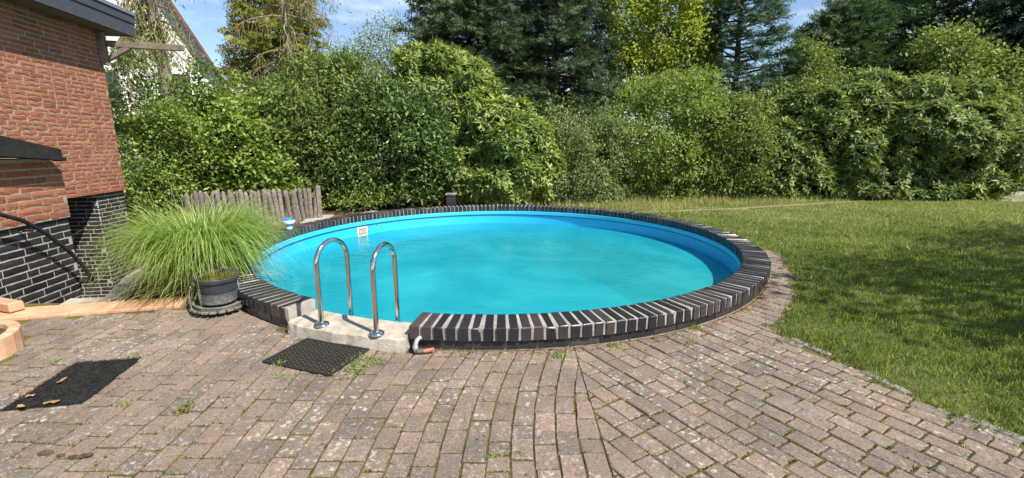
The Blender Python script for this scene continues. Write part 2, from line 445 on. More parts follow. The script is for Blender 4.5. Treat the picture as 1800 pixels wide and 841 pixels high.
# foliage
M['lf_rhodo'] = mat_leaf('rhododendron_leaf', (0.047, 0.072, 0.017), (0.175, 0.225, 0.055), (0.36, 0.385, 0.12), 0.5, 0.3, 0.35)
M['lf_rhodo_dark'] = mat_leaf('rhododendron_dark_leaf', (0.040, 0.063, 0.020), (0.145, 0.19, 0.058), (0.31, 0.34, 0.12), 0.48, 0.28, 0.35)
M['lf_laurel'] = mat_leaf('laurel_leaf', (0.036, 0.066, 0.02), (0.095, 0.14, 0.04), (0.20, 0.25, 0.075), 0.4, 0.26, 0.4)
M['lf_bright'] = mat_leaf('bright_leaf', (0.050, 0.083, 0.017), (0.175, 0.235, 0.05), (0.33, 0.37, 0.10), 0.5, 0.36, 0.3)
M['lf_mixed'] = mat_leaf('hedge_leaf', (0.043, 0.068, 0.019), (0.145, 0.19, 0.05), (0.27, 0.30, 0.09), 0.55, 0.32, 0.3)
M['lf_grey'] = mat_leaf('grey_green_leaf', (0.072, 0.096, 0.041), (0.174, 0.210, 0.078), (0.312, 0.330, 0.150), 0.55, 0.25, 0.3)
M['lf_ivy'] = mat_leaf('ivy_leaf', (0.04, 0.08, 0.018), (0.10, 0.165, 0.032), (0.20, 0.26, 0.055), 0.5, 0.32, 0.35)
M['lf_pale'] = mat_leaf('pale_shrub_leaf', (0.078, 0.126, 0.031), (0.186, 0.246, 0.060), (0.324, 0.354, 0.108), 0.55, 0.34, 0.3)
M['lf_yellow'] = mat_leaf('yellowing_leaf', (0.13, 0.17, 0.03), (0.27, 0.31, 0.055), (0.46, 0.46, 0.11), 0.5, 0.42, 0.3)
M['lf_gold'] = mat_leaf('gold_conifer', (0.07, 0.085, 0.015), (0.18, 0.19, 0.03), (0.33, 0.31, 0.065), 0.6, 0.32, 0.25)
M['lf_cypress'] = mat_leaf('cypress_spray', (0.027, 0.046, 0.024), (0.065, 0.095, 0.049), (0.122, 0.156, 0.082), 0.6, 0.2, 0.3)
M['lf_fir'] = mat_leaf('fir_needles', (0.029, 0.056, 0.040), (0.066, 0.107, 0.072), (0.125, 0.178, 0.115), 0.6, 0.2, 0.3)
M['lf_yew'] = mat_leaf('yew_needles', (0.024, 0.050, 0.024), (0.058, 0.098, 0.043), (0.114, 0.168, 0.067), 0.55, 0.2, 0.3)
M['lf_spruce'] = mat_leaf('spruce_needles', (0.018, 0.036, 0.022), (0.04, 0.068, 0.038), (0.08, 0.115, 0.06), 0.6, 0.18, 0.3)
M['lf_grass'] = mat_leaf('silvergrass_blade', (0.085, 0.15, 0.022), (0.23, 0.32, 0.07), (0.46, 0.48, 0.20), 0.4, 0.4, 0.4)
M['lf_litter'] = mat_leaf('fallen_leaf', (0.14, 0.075, 0.035), (0.28, 0.15, 0.075), (0.42, 0.23, 0.11), 0.8, 0.2, 0.2)
M['moss'] = mat_leaf('moss', (0.05, 0.06, 0.012), (0.12, 0.125, 0.022), (0.24, 0.20, 0.06), 0.9, 0.2, 0.1)

PC = Vector((-0.194, 6.86, 0.0))      # pool centre
R_IN, R_OUT = 3.35, 3.645             # coping
Z_TOP, COP_H = 0.19, 0.115
WATER_Z = -0.2
A_START, A_END = R(-99.4), R(241.7)   # the coping runs counter-clockwise between these

def pol(a, r, z=0.0):
    return Vector((PC.x + r * math.cos(a), PC.y + r * math.sin(a), z))

# ================================================================== setting
def in_poly(x, y, poly):
    c = False; n = len(poly); j = n - 1
    for i in range(n):
        xi, yi = poly[i]; xj, yj = poly[j]
        if (yi > y) != (yj > y) and x < (xj - xi) * (y - yi) / (yj - yi) + xi: c = not c
        j = i
    return c

# ground sheet: reaches the horizon, open where the pool is
PIT = [(-4.12, 4.50), (-4.55, 5.3), (-5.0, 6.6), (-5.75, 7.8), (-6.4, 8.02), (-9.5, 8.5), (-9.5, 3.98), (-6.0, 3.96)]
def build_ground():
    rad = [3.56 + 0.12 * k for k in range(58)] + [11, 13, 16, 25, 50, 110, 300]
    n = 240; V = []; Fc = []
    for r in rad:
        for k in range(n):
            V.append(pol(2 * math.pi * k / n, r, -0.035))
    for i in range(len(rad) - 1):
        for k in range(n):
            l = (k + 1) % n
            q = [V[i * n + k], V[(i + 1) * n + k], V[(i + 1) * n + l], V[i * n + l]]
            if in_poly(sum(p.x for p in q) / 4, sum(p.y for p in q) / 4, PIT): continue
            Fc.append((i * n + k, (i + 1) * n + k, (i + 1) * n + l, i * n + l))
    o = pydata('ground', V, Fc, M['soil']); tag(o, kind='structure')
    # the sunken basement yard beside the house
    V = [(x, y, -1.3) for x, y in PIT]
    tag(pydata('basement_yard', V, [tuple(range(len(V)))], M['soil']), kind='structure')
    V = []; Fc = []
    rim = [(-4.5, 4.36)] + PIT[0:5] + [(-6.8, 8.1)]
    for i, (x, y) in enumerate(rim):
        p = Vector((x, y, 0)); q = Vector((*rim[min(i + 1, len(rim) - 1)], 0)) - Vector((*rim[max(i - 1, 0)], 0)); nn = Vector((q.y, -q.x, 0)).normalized()
        for d, z in ((-0.10, -1.35), (0.14, -1.35), (0.14, -0.004), (-0.10, -0.004)): V.append(p + nn * d + Vector((0, 0, z)))
    for i in range(len(rim) - 1):
        for k in range(4):
            l = (k + 1) % 4; Fc.append((i * 4 + k, i * 4 + 4 + k, i * 4 + 4 + l, i * 4 + l))
    Fc.append((0, 1, 2, 3)); Fc.append((len(V) - 1, len(V) - 2, len(V) - 3, len(V) - 4))
    tag(pydata('retaining_wall', V, Fc, M['concrete']), kind='structure')
build_ground()

LAWN_EDGE = [(4.4, -6.0), (3.9, -1.5), (3.45, 0.2), (3.1, 1.2), (2.74, 2.10), (2.60, 2.38), (2.50, 2.62), (2.42, 2.92), (2.36, 3.15), (2.24, 3.45), (2.26, 3.70), (2.62, 4.08), (3.02, 4.60), (3.36, 5.20), (3.66, 5.85), (3.86, 6.4), (3.92, 6.9), (3.80, 7.35)]
def lawn_poly():
    P = list(LAWN_EDGE)
    for k in range(13):
        a = R(13 + (73 - 13) * k / 12)
        q = pol(a, 3.60); P.append((q.x, q.y))
    P += [(1.0, 11.3), (1.4, 12.1), (5.0, 12.7), (9.0, 13.6), (16, 14.2), (24, 13), (24, -6)]
    return P
LAWN = lawn_poly()
o = MB(); o.add([(x, y, -0.012) for x, y in LAWN], [tuple(range(len(LAWN)))])
lawn = o.build('lawn', M['lawn']); tag(lawn, kind='structure')
_bm = bmesh.new(); _bm.from_mesh(lawn.data); bmesh.ops.triangulate(_bm, faces=_bm.faces[:]); bmesh.ops.recalc_face_normals(_bm, faces=_bm.faces[:])
for f in _bm.faces:
    if f.normal.z < 0: f.normal_flip()
_bm.to_mesh(lawn.data); _bm.free()

# bare earth track along the far edge of the lawn
trk = [(2.6, 10.55), (3.76, 10.75), (5.62, 11.2), (7.4, 11.9), (8.9, 12.45), (10.2, 12.9)]
V = []; Fc = []
for i, (x, y) in enumerate(trk):
    wv = (0.02, 0.09, 0.13, 0.11, 0.08, 0.02)[i]
    V += [(x, y - wv, -0.006), (x, y + wv, -0.006)]
for i in range(len(trk) - 1):
    Fc.append((2 * i, 2 * i + 2, 2 * i + 3, 2 * i + 1))
M['track'] = mat_noise('bare_earth', (0.17, 0.145, 0.08), (0.31, 0.25, 0.165), 9, 1, 0.5, 60, spec=0.1)
tag(pydata('path', V, Fc, M['track']), kind='structure')
# stone slab path at the right edge
tag(MB().prism([(13.7, 12.75), (16.6, 15.1), (19.5, 17.6), (20.6, 16.8), (17.0, 13.6), (15.2, 12.1)], -0.03, 0.0).build('garden_path', M['slab']), kind='structure')

# ------------------------------------------------------------------ paving
def clip(poly, p, nrm):
    """keep the part of poly where (q-p).nrm >= 0"""
    outp = []
    n = len(poly)
    for i in range(n):
        a, b = poly[i], poly[(i + 1) % n]
        da = (a[0] - p[0]) * nrm[0] + (a[1] - p[1]) * nrm[1]
        db = (b[0] - p[0]) * nrm[0] + (b[1] - p[1]) * nrm[1]
        if da >= 0: outp.append(a)
        if (da >= 0) != (db >= 0):
            t = da / (da - db); outp.append((a[0] + (b[0] - a[0]) * t, a[1] + (b[1] - a[1]) * t))
    return outp

def area(p):
    return abs(sum(p[i][0] * p[(i + 1) % len(p)][1] - p[(i + 1) % len(p)][0] * p[i][1] for i in range(len(p)))) / 2 if len(p) > 2 else 0

# seams between the differently laid fields: (point, direction angle)
SEAMS = [((0.48, 2.4), 90.0)]
FIELD_DIR = [90.0, 120.5]
def bend(x, y):
    """the left field is laid in gently curving columns"""
    b = min(1.0, max(0.0, (x + 1.7) / 1.2)); b = b * b * (3 - 2 * b)
    q = max(0.0, y - 2.05); g = 0.13 * q * q if q < 0.9 else 0.1053 + 0.234 * (q - 0.9)
    return x + b * g - 0.05 * (1 - b) * (y - 2.4)
def seam_side(i):
    (p, a) = SEAMS[i]; a = R(a)
    return p, (math.sin(a), -math.cos(a))      # normal towards +x
GAPW = 0.0085
WP, LP = 0.121, 0.182
pavers = []
rp = random.Random(3)
for fi, fa in enumerate(FIELD_DIR):
    a = R(fa); u = (math.cos(a), math.sin(a)); v = (math.sin(a), -math.cos(a))
    org = (-0.4, 2.4)
    coff = rp.uniform(0, WP)
    for ci in range(-60, 61):
        off = (0.5 if ci % 2 else 0.0) * LP + rp.uniform(-0.02, 0.02)
        s = -6.0 + off
        while s < 6.0:
            ln = LP * rp.uniform(0.94, 1.06) if rp.random() > 0.16 else LP * 0.62
            s0, s1 = s, s + ln; s += ln
            c0 = ci * WP + coff
            cx = org[0] + u[0] * (s0 + s1) / 2 + v[0] * (c0 + WP / 2); cy = org[1] + u[1] * (s0 + s1) / 2 + v[1] * (c0 + WP / 2)
            if cy < 0.7 or cy > 6.9 or cx < -4.9 or cx > 4.2: continue
            g = GAPW / 2
            poly = [(org[0] + u[0] * ss + v[0] * cc, org[1] + u[1] * ss + v[1] * cc) for ss, cc in ((s0 + g, c0 + g), (s0 + g, c0 + WP - g), (s1 - g, c0 + WP - g), (s1 - g, c0 + g))]
            jit = rp.uniform(-0.018, 0.018); jx, jy = rp.uniform(-0.003, 0.003), rp.uniform(-0.003, 0.003)
            poly = [(cx + (x - cx) * math.cos(jit) - (y - cy) * math.sin(jit) + jx, cy + (x - cx) * math.sin(jit) + (y - cy) * math.cos(jit) + jy) for x, y in poly]
            if fi == 0: poly = [(bend(x, y), y) for x, y in poly]
            if fi > 0:
                p, nn = seam_side(fi - 1); poly = clip(poly, (p[0] + nn[0] * 0.002, p[1] + nn[1] * 0.002), nn)
            if fi < len(SEAMS) and len(poly) > 2:
                p, nn = seam_side(fi); poly = clip(poly, (p[0] - nn[0] * 0.003, p[1] - nn[1] * 0.003), (-nn[0], -nn[1]))
            if len(poly) < 3: continue
            # pool wall: keep outside
            cx = sum(q[0] for q in poly) / len(poly); cy = sum(q[1] for q in poly) / len(poly)
            dx, dy = cx - PC.x, cy - PC.y; d = math.hypot(dx, dy)
            if d < 3.5: continue
            rlim = 3.635
            if -1.95 < cx < -0.78 and cy < 4: rlim = 3.72
            poly = clip(poly, (PC.x + dx / d * rlim, PC.y + dy / d * rlim), (dx / d, dy / d))
            if len(poly) < 3: continue
            cx = sum(q[0] for q in poly) / len(poly); cy = sum(q[1] for q in poly) / len(poly)
            # lawn edge: drop what lies in the lawn, house side limits
            if in_poly(cx + 0.03, cy, LAWN): continue
            if cy > 4.12 + 0.254 * (cx + 3.21) and cx < -2.95: continue
            if cx < -3.0 and cy > 4.2: continue
            if math.hypot(cx + 4.15, cy - 3.08) < 0.42: continue
            if cx > 0 and cy > 6.6: continue
            if cx > 3.2 and cy < 1.2: continue
            if area(poly) < 0.0003: continue
            pavers.append((poly, cx, cy))

def paver_geo(poly, rr):
    """chamfered prism, about 20 triangles, local to its centre"""
    n = len(poly); cx = sum(q[0] for q in poly) / n; cy = sum(q[1] for q in poly) / n
    h = rr.gauss(0, 0.0022); tx, ty = rr.gauss(0, 0.012), rr.gauss(0, 0.012)
    def P(q, sc, z):
        x, y = q[0] - cx, q[1] - cy
        dd = math.hypot(x, y) or 1
        x -= x / dd * sc; y -= y / dd * sc
        return (x, y, z + h + tx * x + ty * y)
    V = [P(q, 0.0, -0.03) for q in poly] + [P(q, 0.0, -0.006) for q in poly] + [P(q, 0.008, 0.0) for q in poly]
    Fc = []
    for l in range(2):
        for i in range(n):
            j = (i + 1) % n; Fc.append((l * n + i, l * n + j, l * n + n + j, l * n + n + i))
    Fc.append(tuple(range(2 * n, 3 * n)))
    return V, Fc, cx, cy

bed_poly = [(-5.2, 0.3)] + [(3.3, 0.3)] + [(x + 0.04, y) for x, y in LAWN_EDGE[3:]]
for k in range(60):
    a = R(13 - (13 + 128) * k / 59)
    q = pol(a, 3.58); bed_poly.append((q.x, q.y))
bed_poly += [(-3.0, 4.35), (-5.2, 4.3)]
paving = MB().add([(x, y, -0.0075) for x, y in bed_poly], [tuple(range(len(bed_poly)))]).build('paving', M['bed'])
tag(paving, kind='structure')
_bm = bmesh.new(); _bm.from_mesh(paving.data); bmesh.ops.triangulate(_bm, faces=_bm.faces[:])
for f in _bm.faces:
    f.normal_update()
    if f.normal.z < 0: f.normal_flip()
_bm.to_mesh(paving.data); _bm.free()

def in_view(x, y):
    return y > 1.80 and abs(x) < 1.13 * y + 0.35
def screen_size(t):
    poly, cx, cy = t
    if not in_view(cx, cy): return 0
    return area(poly) / (cy ** 3 + 0.01)
pavers.sort(key=screen_size, reverse=True)
rr = random.Random(11)
JV, JF, JT = [], [], []
for i, (poly, cx, cy) in enumerate(pavers):
    if poly and sum(poly[k][0] * poly[(k + 1) % len(poly)][1] - poly[(k + 1) % len(poly)][0] * poly[k][1] for k in range(len(poly))) < 0:
        poly = poly[::-1]
    V, Fc, cx, cy = paver_geo(poly, rr)
    if i < 300:
        pydata('paver', V, Fc, M['paver'], paving, loc=(cx, cy, 0))
    else:
        n = len(JV); JV += [(x + cx, y + cy, z) for x, y, z in V]; JF += [tuple(k + n for k in f) for f in Fc]; JT += [rr.random()] * len(Fc)
o = pydata('far_pavers', JV, JF, M['paver'], paving); tag(o, kind='stuff')
a = o.data.attributes.new('tint', 'FLOAT', 'FACE'); a.data.foreach_set('value', JT)

# kerb stones along the lawn: pieces of the paving's edge
kp = LAWN_EDGE[2:10]
acc = []
for i in range(len(kp) - 1):
    ax_, ay_ = kp[i]; bx_, by_ = kp[i + 1]
    L_ = math.hypot(bx_ - ax_, by_ - ay_); m_ = max(1, round(L_ / 0.33))
    for k in range(m_):
        acc.append(((ax_ + (bx_ - ax_) * k / m_, ay_ + (by_ - ay_) * k / m_), (ax_ + (bx_ - ax_) * (k + 1) / m_, ay_ + (by_ - ay_) * (k + 1) / m_)))
for (p, q) in acc:
    if rr.random() < 0.45: continue
    d = Vector((q[0] - p[0], q[1] - p[1], 0)); L_ = d.length; d.normalize()
    nrm = Vector((-d.y, d.x, 0))
    c = Vector(((p[0] + q[0]) / 2, (p[1] + q[1]) / 2, -0.022)) - nrm * 0.02
    MB().box((0, 0, 0), (L_ - 0.012, 0.065, 0.06), (d, nrm, Vector((0, 0, 1))), 0.008).build('kerb_stone', M['kerb'], paving, loc=c + Vector((0, 0, rr.uniform(-0.006, 0.004))))

# ================================================================== the pool
pool = empty('swimming_pool', PC, 'round in-ground swimming pool with raised rim of black bricks', 'swimming pool')
def ring(rads_z, a0, a1, n, closed_loop=False):
    """sweep the (r, z) profile (closed) round the pool"""
    V = []; Fc = []; m = len(rads_z)
    for i in range(n + (0 if closed_loop else 1)):
        a = a0 + (a1 - a0) * i / n
        for r, z in rads_z: V.append(pol(a, r, z))
    tot = n if closed_loop else n
    cnt = n if closed_loop else n + 1
    for i in range(tot):
        j = (i + 1) % cnt
        for k in range(m):
            l = (k + 1) % m
            Fc.append((i * m + k, j * m + k, j * m + l, i * m + l))
    if not closed_loop:
        Fc.append(tuple(range(m))); Fc.append(tuple((cnt - 1) * m + k for k in range(m - 1, -1, -1)))
    return V, Fc
TAU = 2 * math.pi
V, Fc = ring([(R_IN + 0.010, Z_TOP - COP_H + 0.006), (R_OUT - 0.010, Z_TOP - COP_H + 0.006), (R_OUT - 0.010, Z_TOP - 0.0065), (R_IN + 0.010, Z_TOP - 0.0065)], A_START + 0.001, A_END - 0.001, 220)
coping = pydata('coping', V, Fc, M['mortar_light'], pool)
NB = 226
rb = random.Random(5)
bmes = []
for q in range(9):
    bl = MB().box((0, 0, 0), (R_OUT - R_IN, 0.0715 + rb.uniform(-.003, .003), COP_H), None, 0.006 + 0.003 * rb.random())
    vv = [(x + rb.uniform(-.0018, .0018), y + rb.uniform(-.0022, .0022), z + (rb.uniform(-.0004, .0004) if z > 0 else 0)) for x, y, z in bl.v]
    if q in (3, 6):                       # a knocked corner
        k = rb.choice((8, 9, 10, 11)); vv[k] = (vv[k][0] * .95, vv[k][1] * .8, vv[k][2] - .01); vv[k + 4] = (vv[k + 4][0] * .94, vv[k + 4][1] * .7, vv[k + 4][2] - .006)
    bme = bpy.data.meshes.new('coping_brick'); bme.from_pydata(vv, [], bl.f); bme.materials.append(M['coping']); bmes.append(bme)
for i in range(NB):
    a = A_START + (A_END - A_START) * (i + 0.42) / NB
    o = bpy.data.objects.new('brick', rb.choice(bmes)); link(o, coping)
    p = pol(a, (R_IN + R_OUT) / 2 + max(-.004, min(.004, rb.gauss(0, 0.002))), Z_TOP - COP_H / 2 + rb.gauss(0, 0.0012))
    o.location = p; o.rotation_euler = (rb.gauss(0, 0.005), rb.gauss(0, 0.004), a + rb.gauss(0, 0.007))
# mortared end at the left of the gap
V, Fc = ring([(R_IN + 0.012, 0.06), (R_OUT - 0.012, 0.06), (R_OUT - 0.014, Z_TOP - 0.012), (R_IN + 0.01, Z_TOP - 0.01)], A_END - 0.002, A_END + 0.006, 2)
pydata('end_face', V, Fc, M['mortar'], coping)
# lower course under the coping
V, Fc = ring([(3.40, -0.03), (3.612, -0.03), (3.612, 0.0765), (3.40, 0.0765)], A_START + 0.004, A_END - 0.004, 200)
plinth = pydata('plinth', V, Fc, M['mortar_light'], pool)
bl = MB().box((0, 0, 0), (0.10, 0.235, 0.066), None, 0.005)
pme = bpy.data.meshes.new('plinth_brick'); pme.from_pydata(bl.v, [], bl.f); pme.materials.append(M['coping'])
NP = 87
for i in range(NP):
    a = A_START + (A_END - A_START) * (i + 0.5) / NP
    o = bpy.data.objects.new('brick', pme); link(o, plinth)
    o.location = pol(a, 3.570, 0.041); o.rotation_euler = (0, 0, a)
# liner: wall, floor, rail and seam
n = 160; V = []; Fc = []
for r, z in ((3.357, 0.074), (3.357, -0.06), (3.357, -0.3), (3.357, -1.25), (3.30, -1.30), (0.02, -1.32)):
    for k in range(n): V.append(pol(TAU * k / n, r, z))
for i in range(5):
    for k in range(n):
        l = (k + 1) % n; Fc.append((i * n + k, i * n + l, (i + 1) * n + l, (i + 1) * n + k))
Fc.append(tuple(5 * n + k for k in range(n)))
pydata('liner', V, Fc, M['liner'], pool, smooth=True)
V, Fc = ring([(3.3555, 0.0), (3.3555, 0.074), (3.335, 0.074), (3.33, 0.068), (3.33, 0.006), (3.335, 0.0)], 0, TAU, 160, True)
pydata('liner_rail', V, Fc, M['liner_rail'], pool)
V, Fc = ring([(3.3555, -0.016), (3.3555, -0.001), (3.343, -0.001), (3.343, -0.016)], 0, TAU, 160, True)
pydata('liner_seam', V, Fc, M['liner_line'], pool)
# concrete collar behind the liner so that no light leaks through
V, Fc = ring([(3.362, -1.4), (3.56, -1.4), (3.56, 0.0), (3.362, 0.0)], 0, TAU, 120, True)
pydata('pool_wall', V, Fc, M['concrete'], pool)
# skimmer in the far wall
ska = math.atan2(8.8 - PC.y, -2.985 - PC.x)
X = Vector((-math.sin(ska), math.cos(ska), 0)); N_ = Vector((-math.cos(ska), -math.sin(ska), 0)); Zv = Vector((0, 0, 1))
c = pol(ska, 3.35, -0.128)
sk = MB()
for dx, dz, sx, sz in ((0, 0.078, 0.235, 0.026), (0, -0.082, 0.235, 0.03), (-0.105, 0, 0.026, 0.13), (0.105, 0, 0.026, 0.13)):
    sk.box(c + X * dx + Zv * dz + N_ * 0.012, (sx, 0.03, sz), (X, N_, Zv))
sk = sk.build('skimmer', M['white_plastic'], pool)
MB().box(c + N_ * 0.002, (0.184, 0.012, 0.13), (X, N_, Zv)).build('skimmer_opening', M['yellowed'], sk)
MB().box(c + N_ * 0.012 + Zv * 0.0, (0.15, 0.012, 0.07), (X, N_, Zv), 0.004).build('skimmer_flap', M['yellowed'], sk)
# inlet fittings on the far wall
for px in (905, 1010):
    q = at(px, 386, 9.9); a_ = math.atan2(q.y - PC.y, q.x - PC.x)
water = MB()
n = 128; ws = [3.356, 2.6, 1.8, 0.9]
V = []; Fc = []
for r in ws:
    for k in range(n): V.append(pol(TAU * k / n, r, WATER_Z))
for i in range(3):
    for k in range(n):
        l = (k + 1) % n; Fc.append((i * n + k, i * n + l, (i + 1) * n + l, (i + 1) * n + k))
Fc.append(tuple(3 * n + k for k in range(n)))
tag(pydata('water', V, Fc, M['water']), kind='structure')

# concrete step in the gap
a0, a1 = R(-116.9), R(-99.6)
V = []; Fc = []; nn = 18
rs = random.Random(2)
for i in range(nn + 1):
    a = a0 + (a1 - a0) * i / nn
    jo = rs.uniform(-0.012, 0.012); jz = rs.uniform(-0.006, 0.006)
    e = 0.0
    if i in (0, nn): e = -0.02
    prof = [(3.372, -0.06), (3.372, 0.092), (3.385, 0.104 + jz * .4), (3.55, 0.106), (3.67 + jo + e, 0.103 + jz), (3.70 + jo + e, 0.088 + jz), (3.715 + jo * .6 + e, 0.03), (3.73 + e, -0.04)]
    for r, z in prof: V.append(pol(a, r, z))
m = 8
for i in range(nn):
    for k in range(m):
        l = (k + 1) % m
        Fc.append((i * m + k, (i + 1) * m + k, (i + 1) * m + l, i * m + l))
Fc.append(tuple(range(m))); Fc.append(tuple(nn * m + k for k in range(m - 1, -1, -1)))
o = pydata('concrete_step', V, Fc, M['concrete'])
tag(o, 'worn concrete step filling the gap in the brick pool rim', 'step')

# ------------------------------------------------------------------ ladder
lad = empty('pool_ladder', (-1.30, 3.40, 0.1), 'stainless steel pool ladder with two arched handrails in the rim gap', 'ladder')
for (fx, fy) in ((-1.55, 3.49), (-1.05, 3.31)):
    d = Vector((PC.x - fx, PC.y - fy, 0)).normalized()
    zt = 0.775; wdt = 0.345; rr_ = wdt / 2
    f = Vector((fx, fy, 0))
    pts = [f + Vector((0, 0, 0.09)), f + Vector((0, 0, 0.3)), f + Vector((0, 0, zt - rr_))]
    for k in range(1, 16):
        an = math.pi * k / 16
        pts.append(f + d * (rr_ - rr_ * math.cos(an)) + Vector((0, 0, zt - rr_ + rr_ * math.sin(an))))
    pts += [f + d * wdt + Vector((0, 0, zt - rr_)), f + d * wdt + Vector((0, 0, 0.2)), f + d * wdt + Vector((0, 0, -0.9))]
    rail = MB().tube(pts, 0.0205, 16).build('handrail', M['steel'], lad, smooth=True)
    MB().lathe(f + Vector((0, 0, 0.104)), [(0.062, 0), (0.062, 0.006), (0.052, 0.018), (0.03, 0.027), (0.0215, 0.03)], 28).build('flange', M['steel'], lad, smooth=True)
p0 = Vector((-1.55, 3.49, 0)); p1 = Vector((-1.05, 3.31, 0))
d0 = (PC - p0); d0.z = 0; d0.normalize(); d1 = (PC - p1); d1.z = 0; d1.normalize()
for z in (-0.35, -0.62, -0.88):
    A_ = p0 + d0 * 0.345; B_ = p1 + d1 * 0.345; ax = (B_ - A_).normalized()
    MB().box((A_ + B_) / 2 + Vector((0, 0, z)), ((B_ - A_).length, 0.08, 0.03), (ax, Vector((0, 0, 1)).cross(ax), Vector((0, 0, 1))), 0.005).build('step', M['steel'], lad)

# ================================================================== the house
SD = Vector((0.17, -1, 0)).normalized()     # along the wall, towards the camera
ND = Vector((1, 0.17, 0)).normalized()      # out of the wall, towards the pool
ZD = Vector((0, 0, 1))
HC = Vector((-6.75, 7.95, 0))
house = empty('brick_house', HC, 'red brick house with black brick base and slate coloured eaves', 'house')
def HP(s, n, z, base=HC): return base + SD * s + ND * n + ZD * z
def hbox(mb, s0, s1, n0, n1, z0, z1, base=HC, bev=0):
    mb.box(HP((s0 + s1) / 2, (n0 + n1) / 2, (z0 + z1) / 2, base), (abs(s1 - s0), abs(n1 - n0), abs(z1 - z0)), (SD, ND, ZD), bev); return mb
wall = hbox(MB(), 0.0, 7.5, -6, 0.0, 0.80, 3.345).build('wall', M['mortar_red'], house)
plw = hbox(hbox(MB(), 0.0, 0.66, -6, -0.03, -1.5, 0.80), 0.66, 7.5, -6, -0.75, -1.5, 0.80).build('plinth', M['mortar_wall'], house)

def rough_brick_mesh(name, L, Dp, Hh, mat, seed, amp=0.004):
    """a brick with a slightly broken front: 5 x 3 front grid"""
    r = random.Random(seed); b = MB()
    nx, nz = 5, 3
    V = []; 
    for k in range(nz):
        for i in range(nx):
            ex = i in (0, nx - 1) or k in (0, nz - 1)
            x = -L / 2 + L * i / (nx - 1) + r.uniform(-1, 1) * 0.002; z = -Hh / 2 + Hh * k / (nz - 1) + r.uniform(-1, 1) * 0.0022
            V.append((x, Dp / 2 - (0.003 if ex else 0) + r.uniform(-amp, amp), z))
    nF = len(V)
    for k in range(nz):
        for i in range(nx):
            if i in (0, nx - 1) or k in (0, nz - 1):
                pass
    Fc = []
    for k in range(nz - 1):
        for i in range(nx - 1):
            a = k * nx + i; Fc.append((a, a + nx, a + nx + 1, a + 1))
    rim = [i for i in range(nx)] + [nx * k + nx - 1 for k in range(1, nz)] + [nx * (nz - 1) + i for i in range(nx - 2, -1, -1)] + [nx * k for k in range(nz - 2, 0, -1)]
    back = len(V)
    for q in rim: V.append((V[q][0], -Dp / 2, V[q][2]))
    m = len(rim)
    for i in range(m):
        j = (i + 1) % m; Fc.append((rim[i], rim[j], back + j, back + i))
    me = bpy.data.meshes.new(name); me.from_pydata(V, [], Fc); me.materials.append(mat); me.update(); return me

BL, BH, BJ, CP = 0.232, 0.051, 0.0125, 0.065
red_full = [rough_brick_mesh('red_brick', BL, 0.03, BH, M['red_brick'], 20 + i) for i in range(7)]
red_half = [rough_brick_mesh('red_brick_half', 0.11, 0.03, BH, M['red_brick'], 40 + i) for i in range(4)]
blk_full = [rough_brick_mesh('black_brick', BL, 0.03, BH, M['clinker'], 60 + i, 0.0006) for i in range(3)]
blk_half = [rough_brick_mesh('black_brick_half', 0.11, 0.03, BH, M['clinker'], 70 + i, 0.0006) for i in range(3)]
ROT_WALL = Matrix((SD, ND, ZD)).transposed().to_euler()
ROT_RET = Matrix((-ND, SD, ZD)).transposed().to_euler()
def lay(parent, full, half, base, s_max, z0, z1, n, seed, budget, s_obj, ret=False, sign=1, name='brick', course=CP, len_scale=1.0):
    """lay courses of bricks; up to budget become single objects, the rest one joined part"""
    r = random.Random(seed); JV, JF, JT = [], [], []; cnt = 0; todo = []
    z = z0 + course / 2; row = 0
    while z + BH / 2 <= z1 + 0.004:
        s = -0.006 if row % 2 == 0 else -0.12
        s += r.choice((0, 0, 0.06, -0.06)) if row else 0
        while s < s_max:
            hf = r.random() < 0.2
            L = 0.11 if hf else BL
            L *= len_scale
            a, b = max(s, 0.001), min(s + L, s_max)
            if b - a > 0.03: todo.append((a, b, z, hf))
            s += L + BJ
        z += course; row += 1
    todo.sort(key=lambda t: t[0])
    rot = ROT_RET if ret else ROT_WALL
    for a, b, z, hf in todo:
        L0 = 0.11 if hf else BL
        me = r.choice(half if hf else full)
        sc = (b - a) / L0
        if ret: p = base - ND * ((a + b) / 2) + SD * n + ZD * z
        else: p = base + SD * ((a + b) / 2) + ND * n + ZD * z
        pv = Vector((0, 0, 0)); q = parent
        while q is not None: pv += q.location; q = q.parent
        if cnt < budget and a < s_obj:
            o = bpy.data.objects.new(name, me); link(o, parent); o.location = p - pv
            o.rotation_euler = rot; o.scale = (sc, 1, course / CP * 1.0); o.rotation_euler.y += r.gauss(0, 0.004); cnt += 1
        else:
            mt = Matrix.Translation(p) @ rot.to_matrix().to_4x4() @ Matrix.Diagonal((sc, 1, course / CP, 1))
            k = len(JV); JV += [mt @ v.co for v in me.vertices]; JF += [tuple(i + k for i in f.vertices) for f in me.polygons]; JT += [r.random()] * len(me.polygons)
    if JV:
        o = pydata('far_bricks', JV, JF, full[0].materials[0], parent); tag(o, kind='stuff')
        at_ = o.data.attributes.new('tint', 'FLOAT', 'FACE'); at_.data.foreach_set('value', JT)
    return cnt
PR = 0.004     # bricks stand this far proud of the joints at most; half depth 0.015 sits inside the wall
lay(wall, red_full, red_half, HC, 5.0, 0.815, 3.34, -0.009, 1, 300, 2.25)
lay(plw, blk_full, blk_half, HC - ND * 0.03, 0.66, -1.235, 0.79, -0.009, 2, 130, 3)
lay(plw, blk_full, blk_half, HP(0.66, -0.045, 0), 0.72, -1.235, 0.79, -0.009, 3, 130, 3, ret=True)
# tiled drip course under the red wall
hbox(MB(), 0.0, 7.5, -0.05, 0.028, 0.775, 0.812).build('drip_course', M['red_brick'], house)
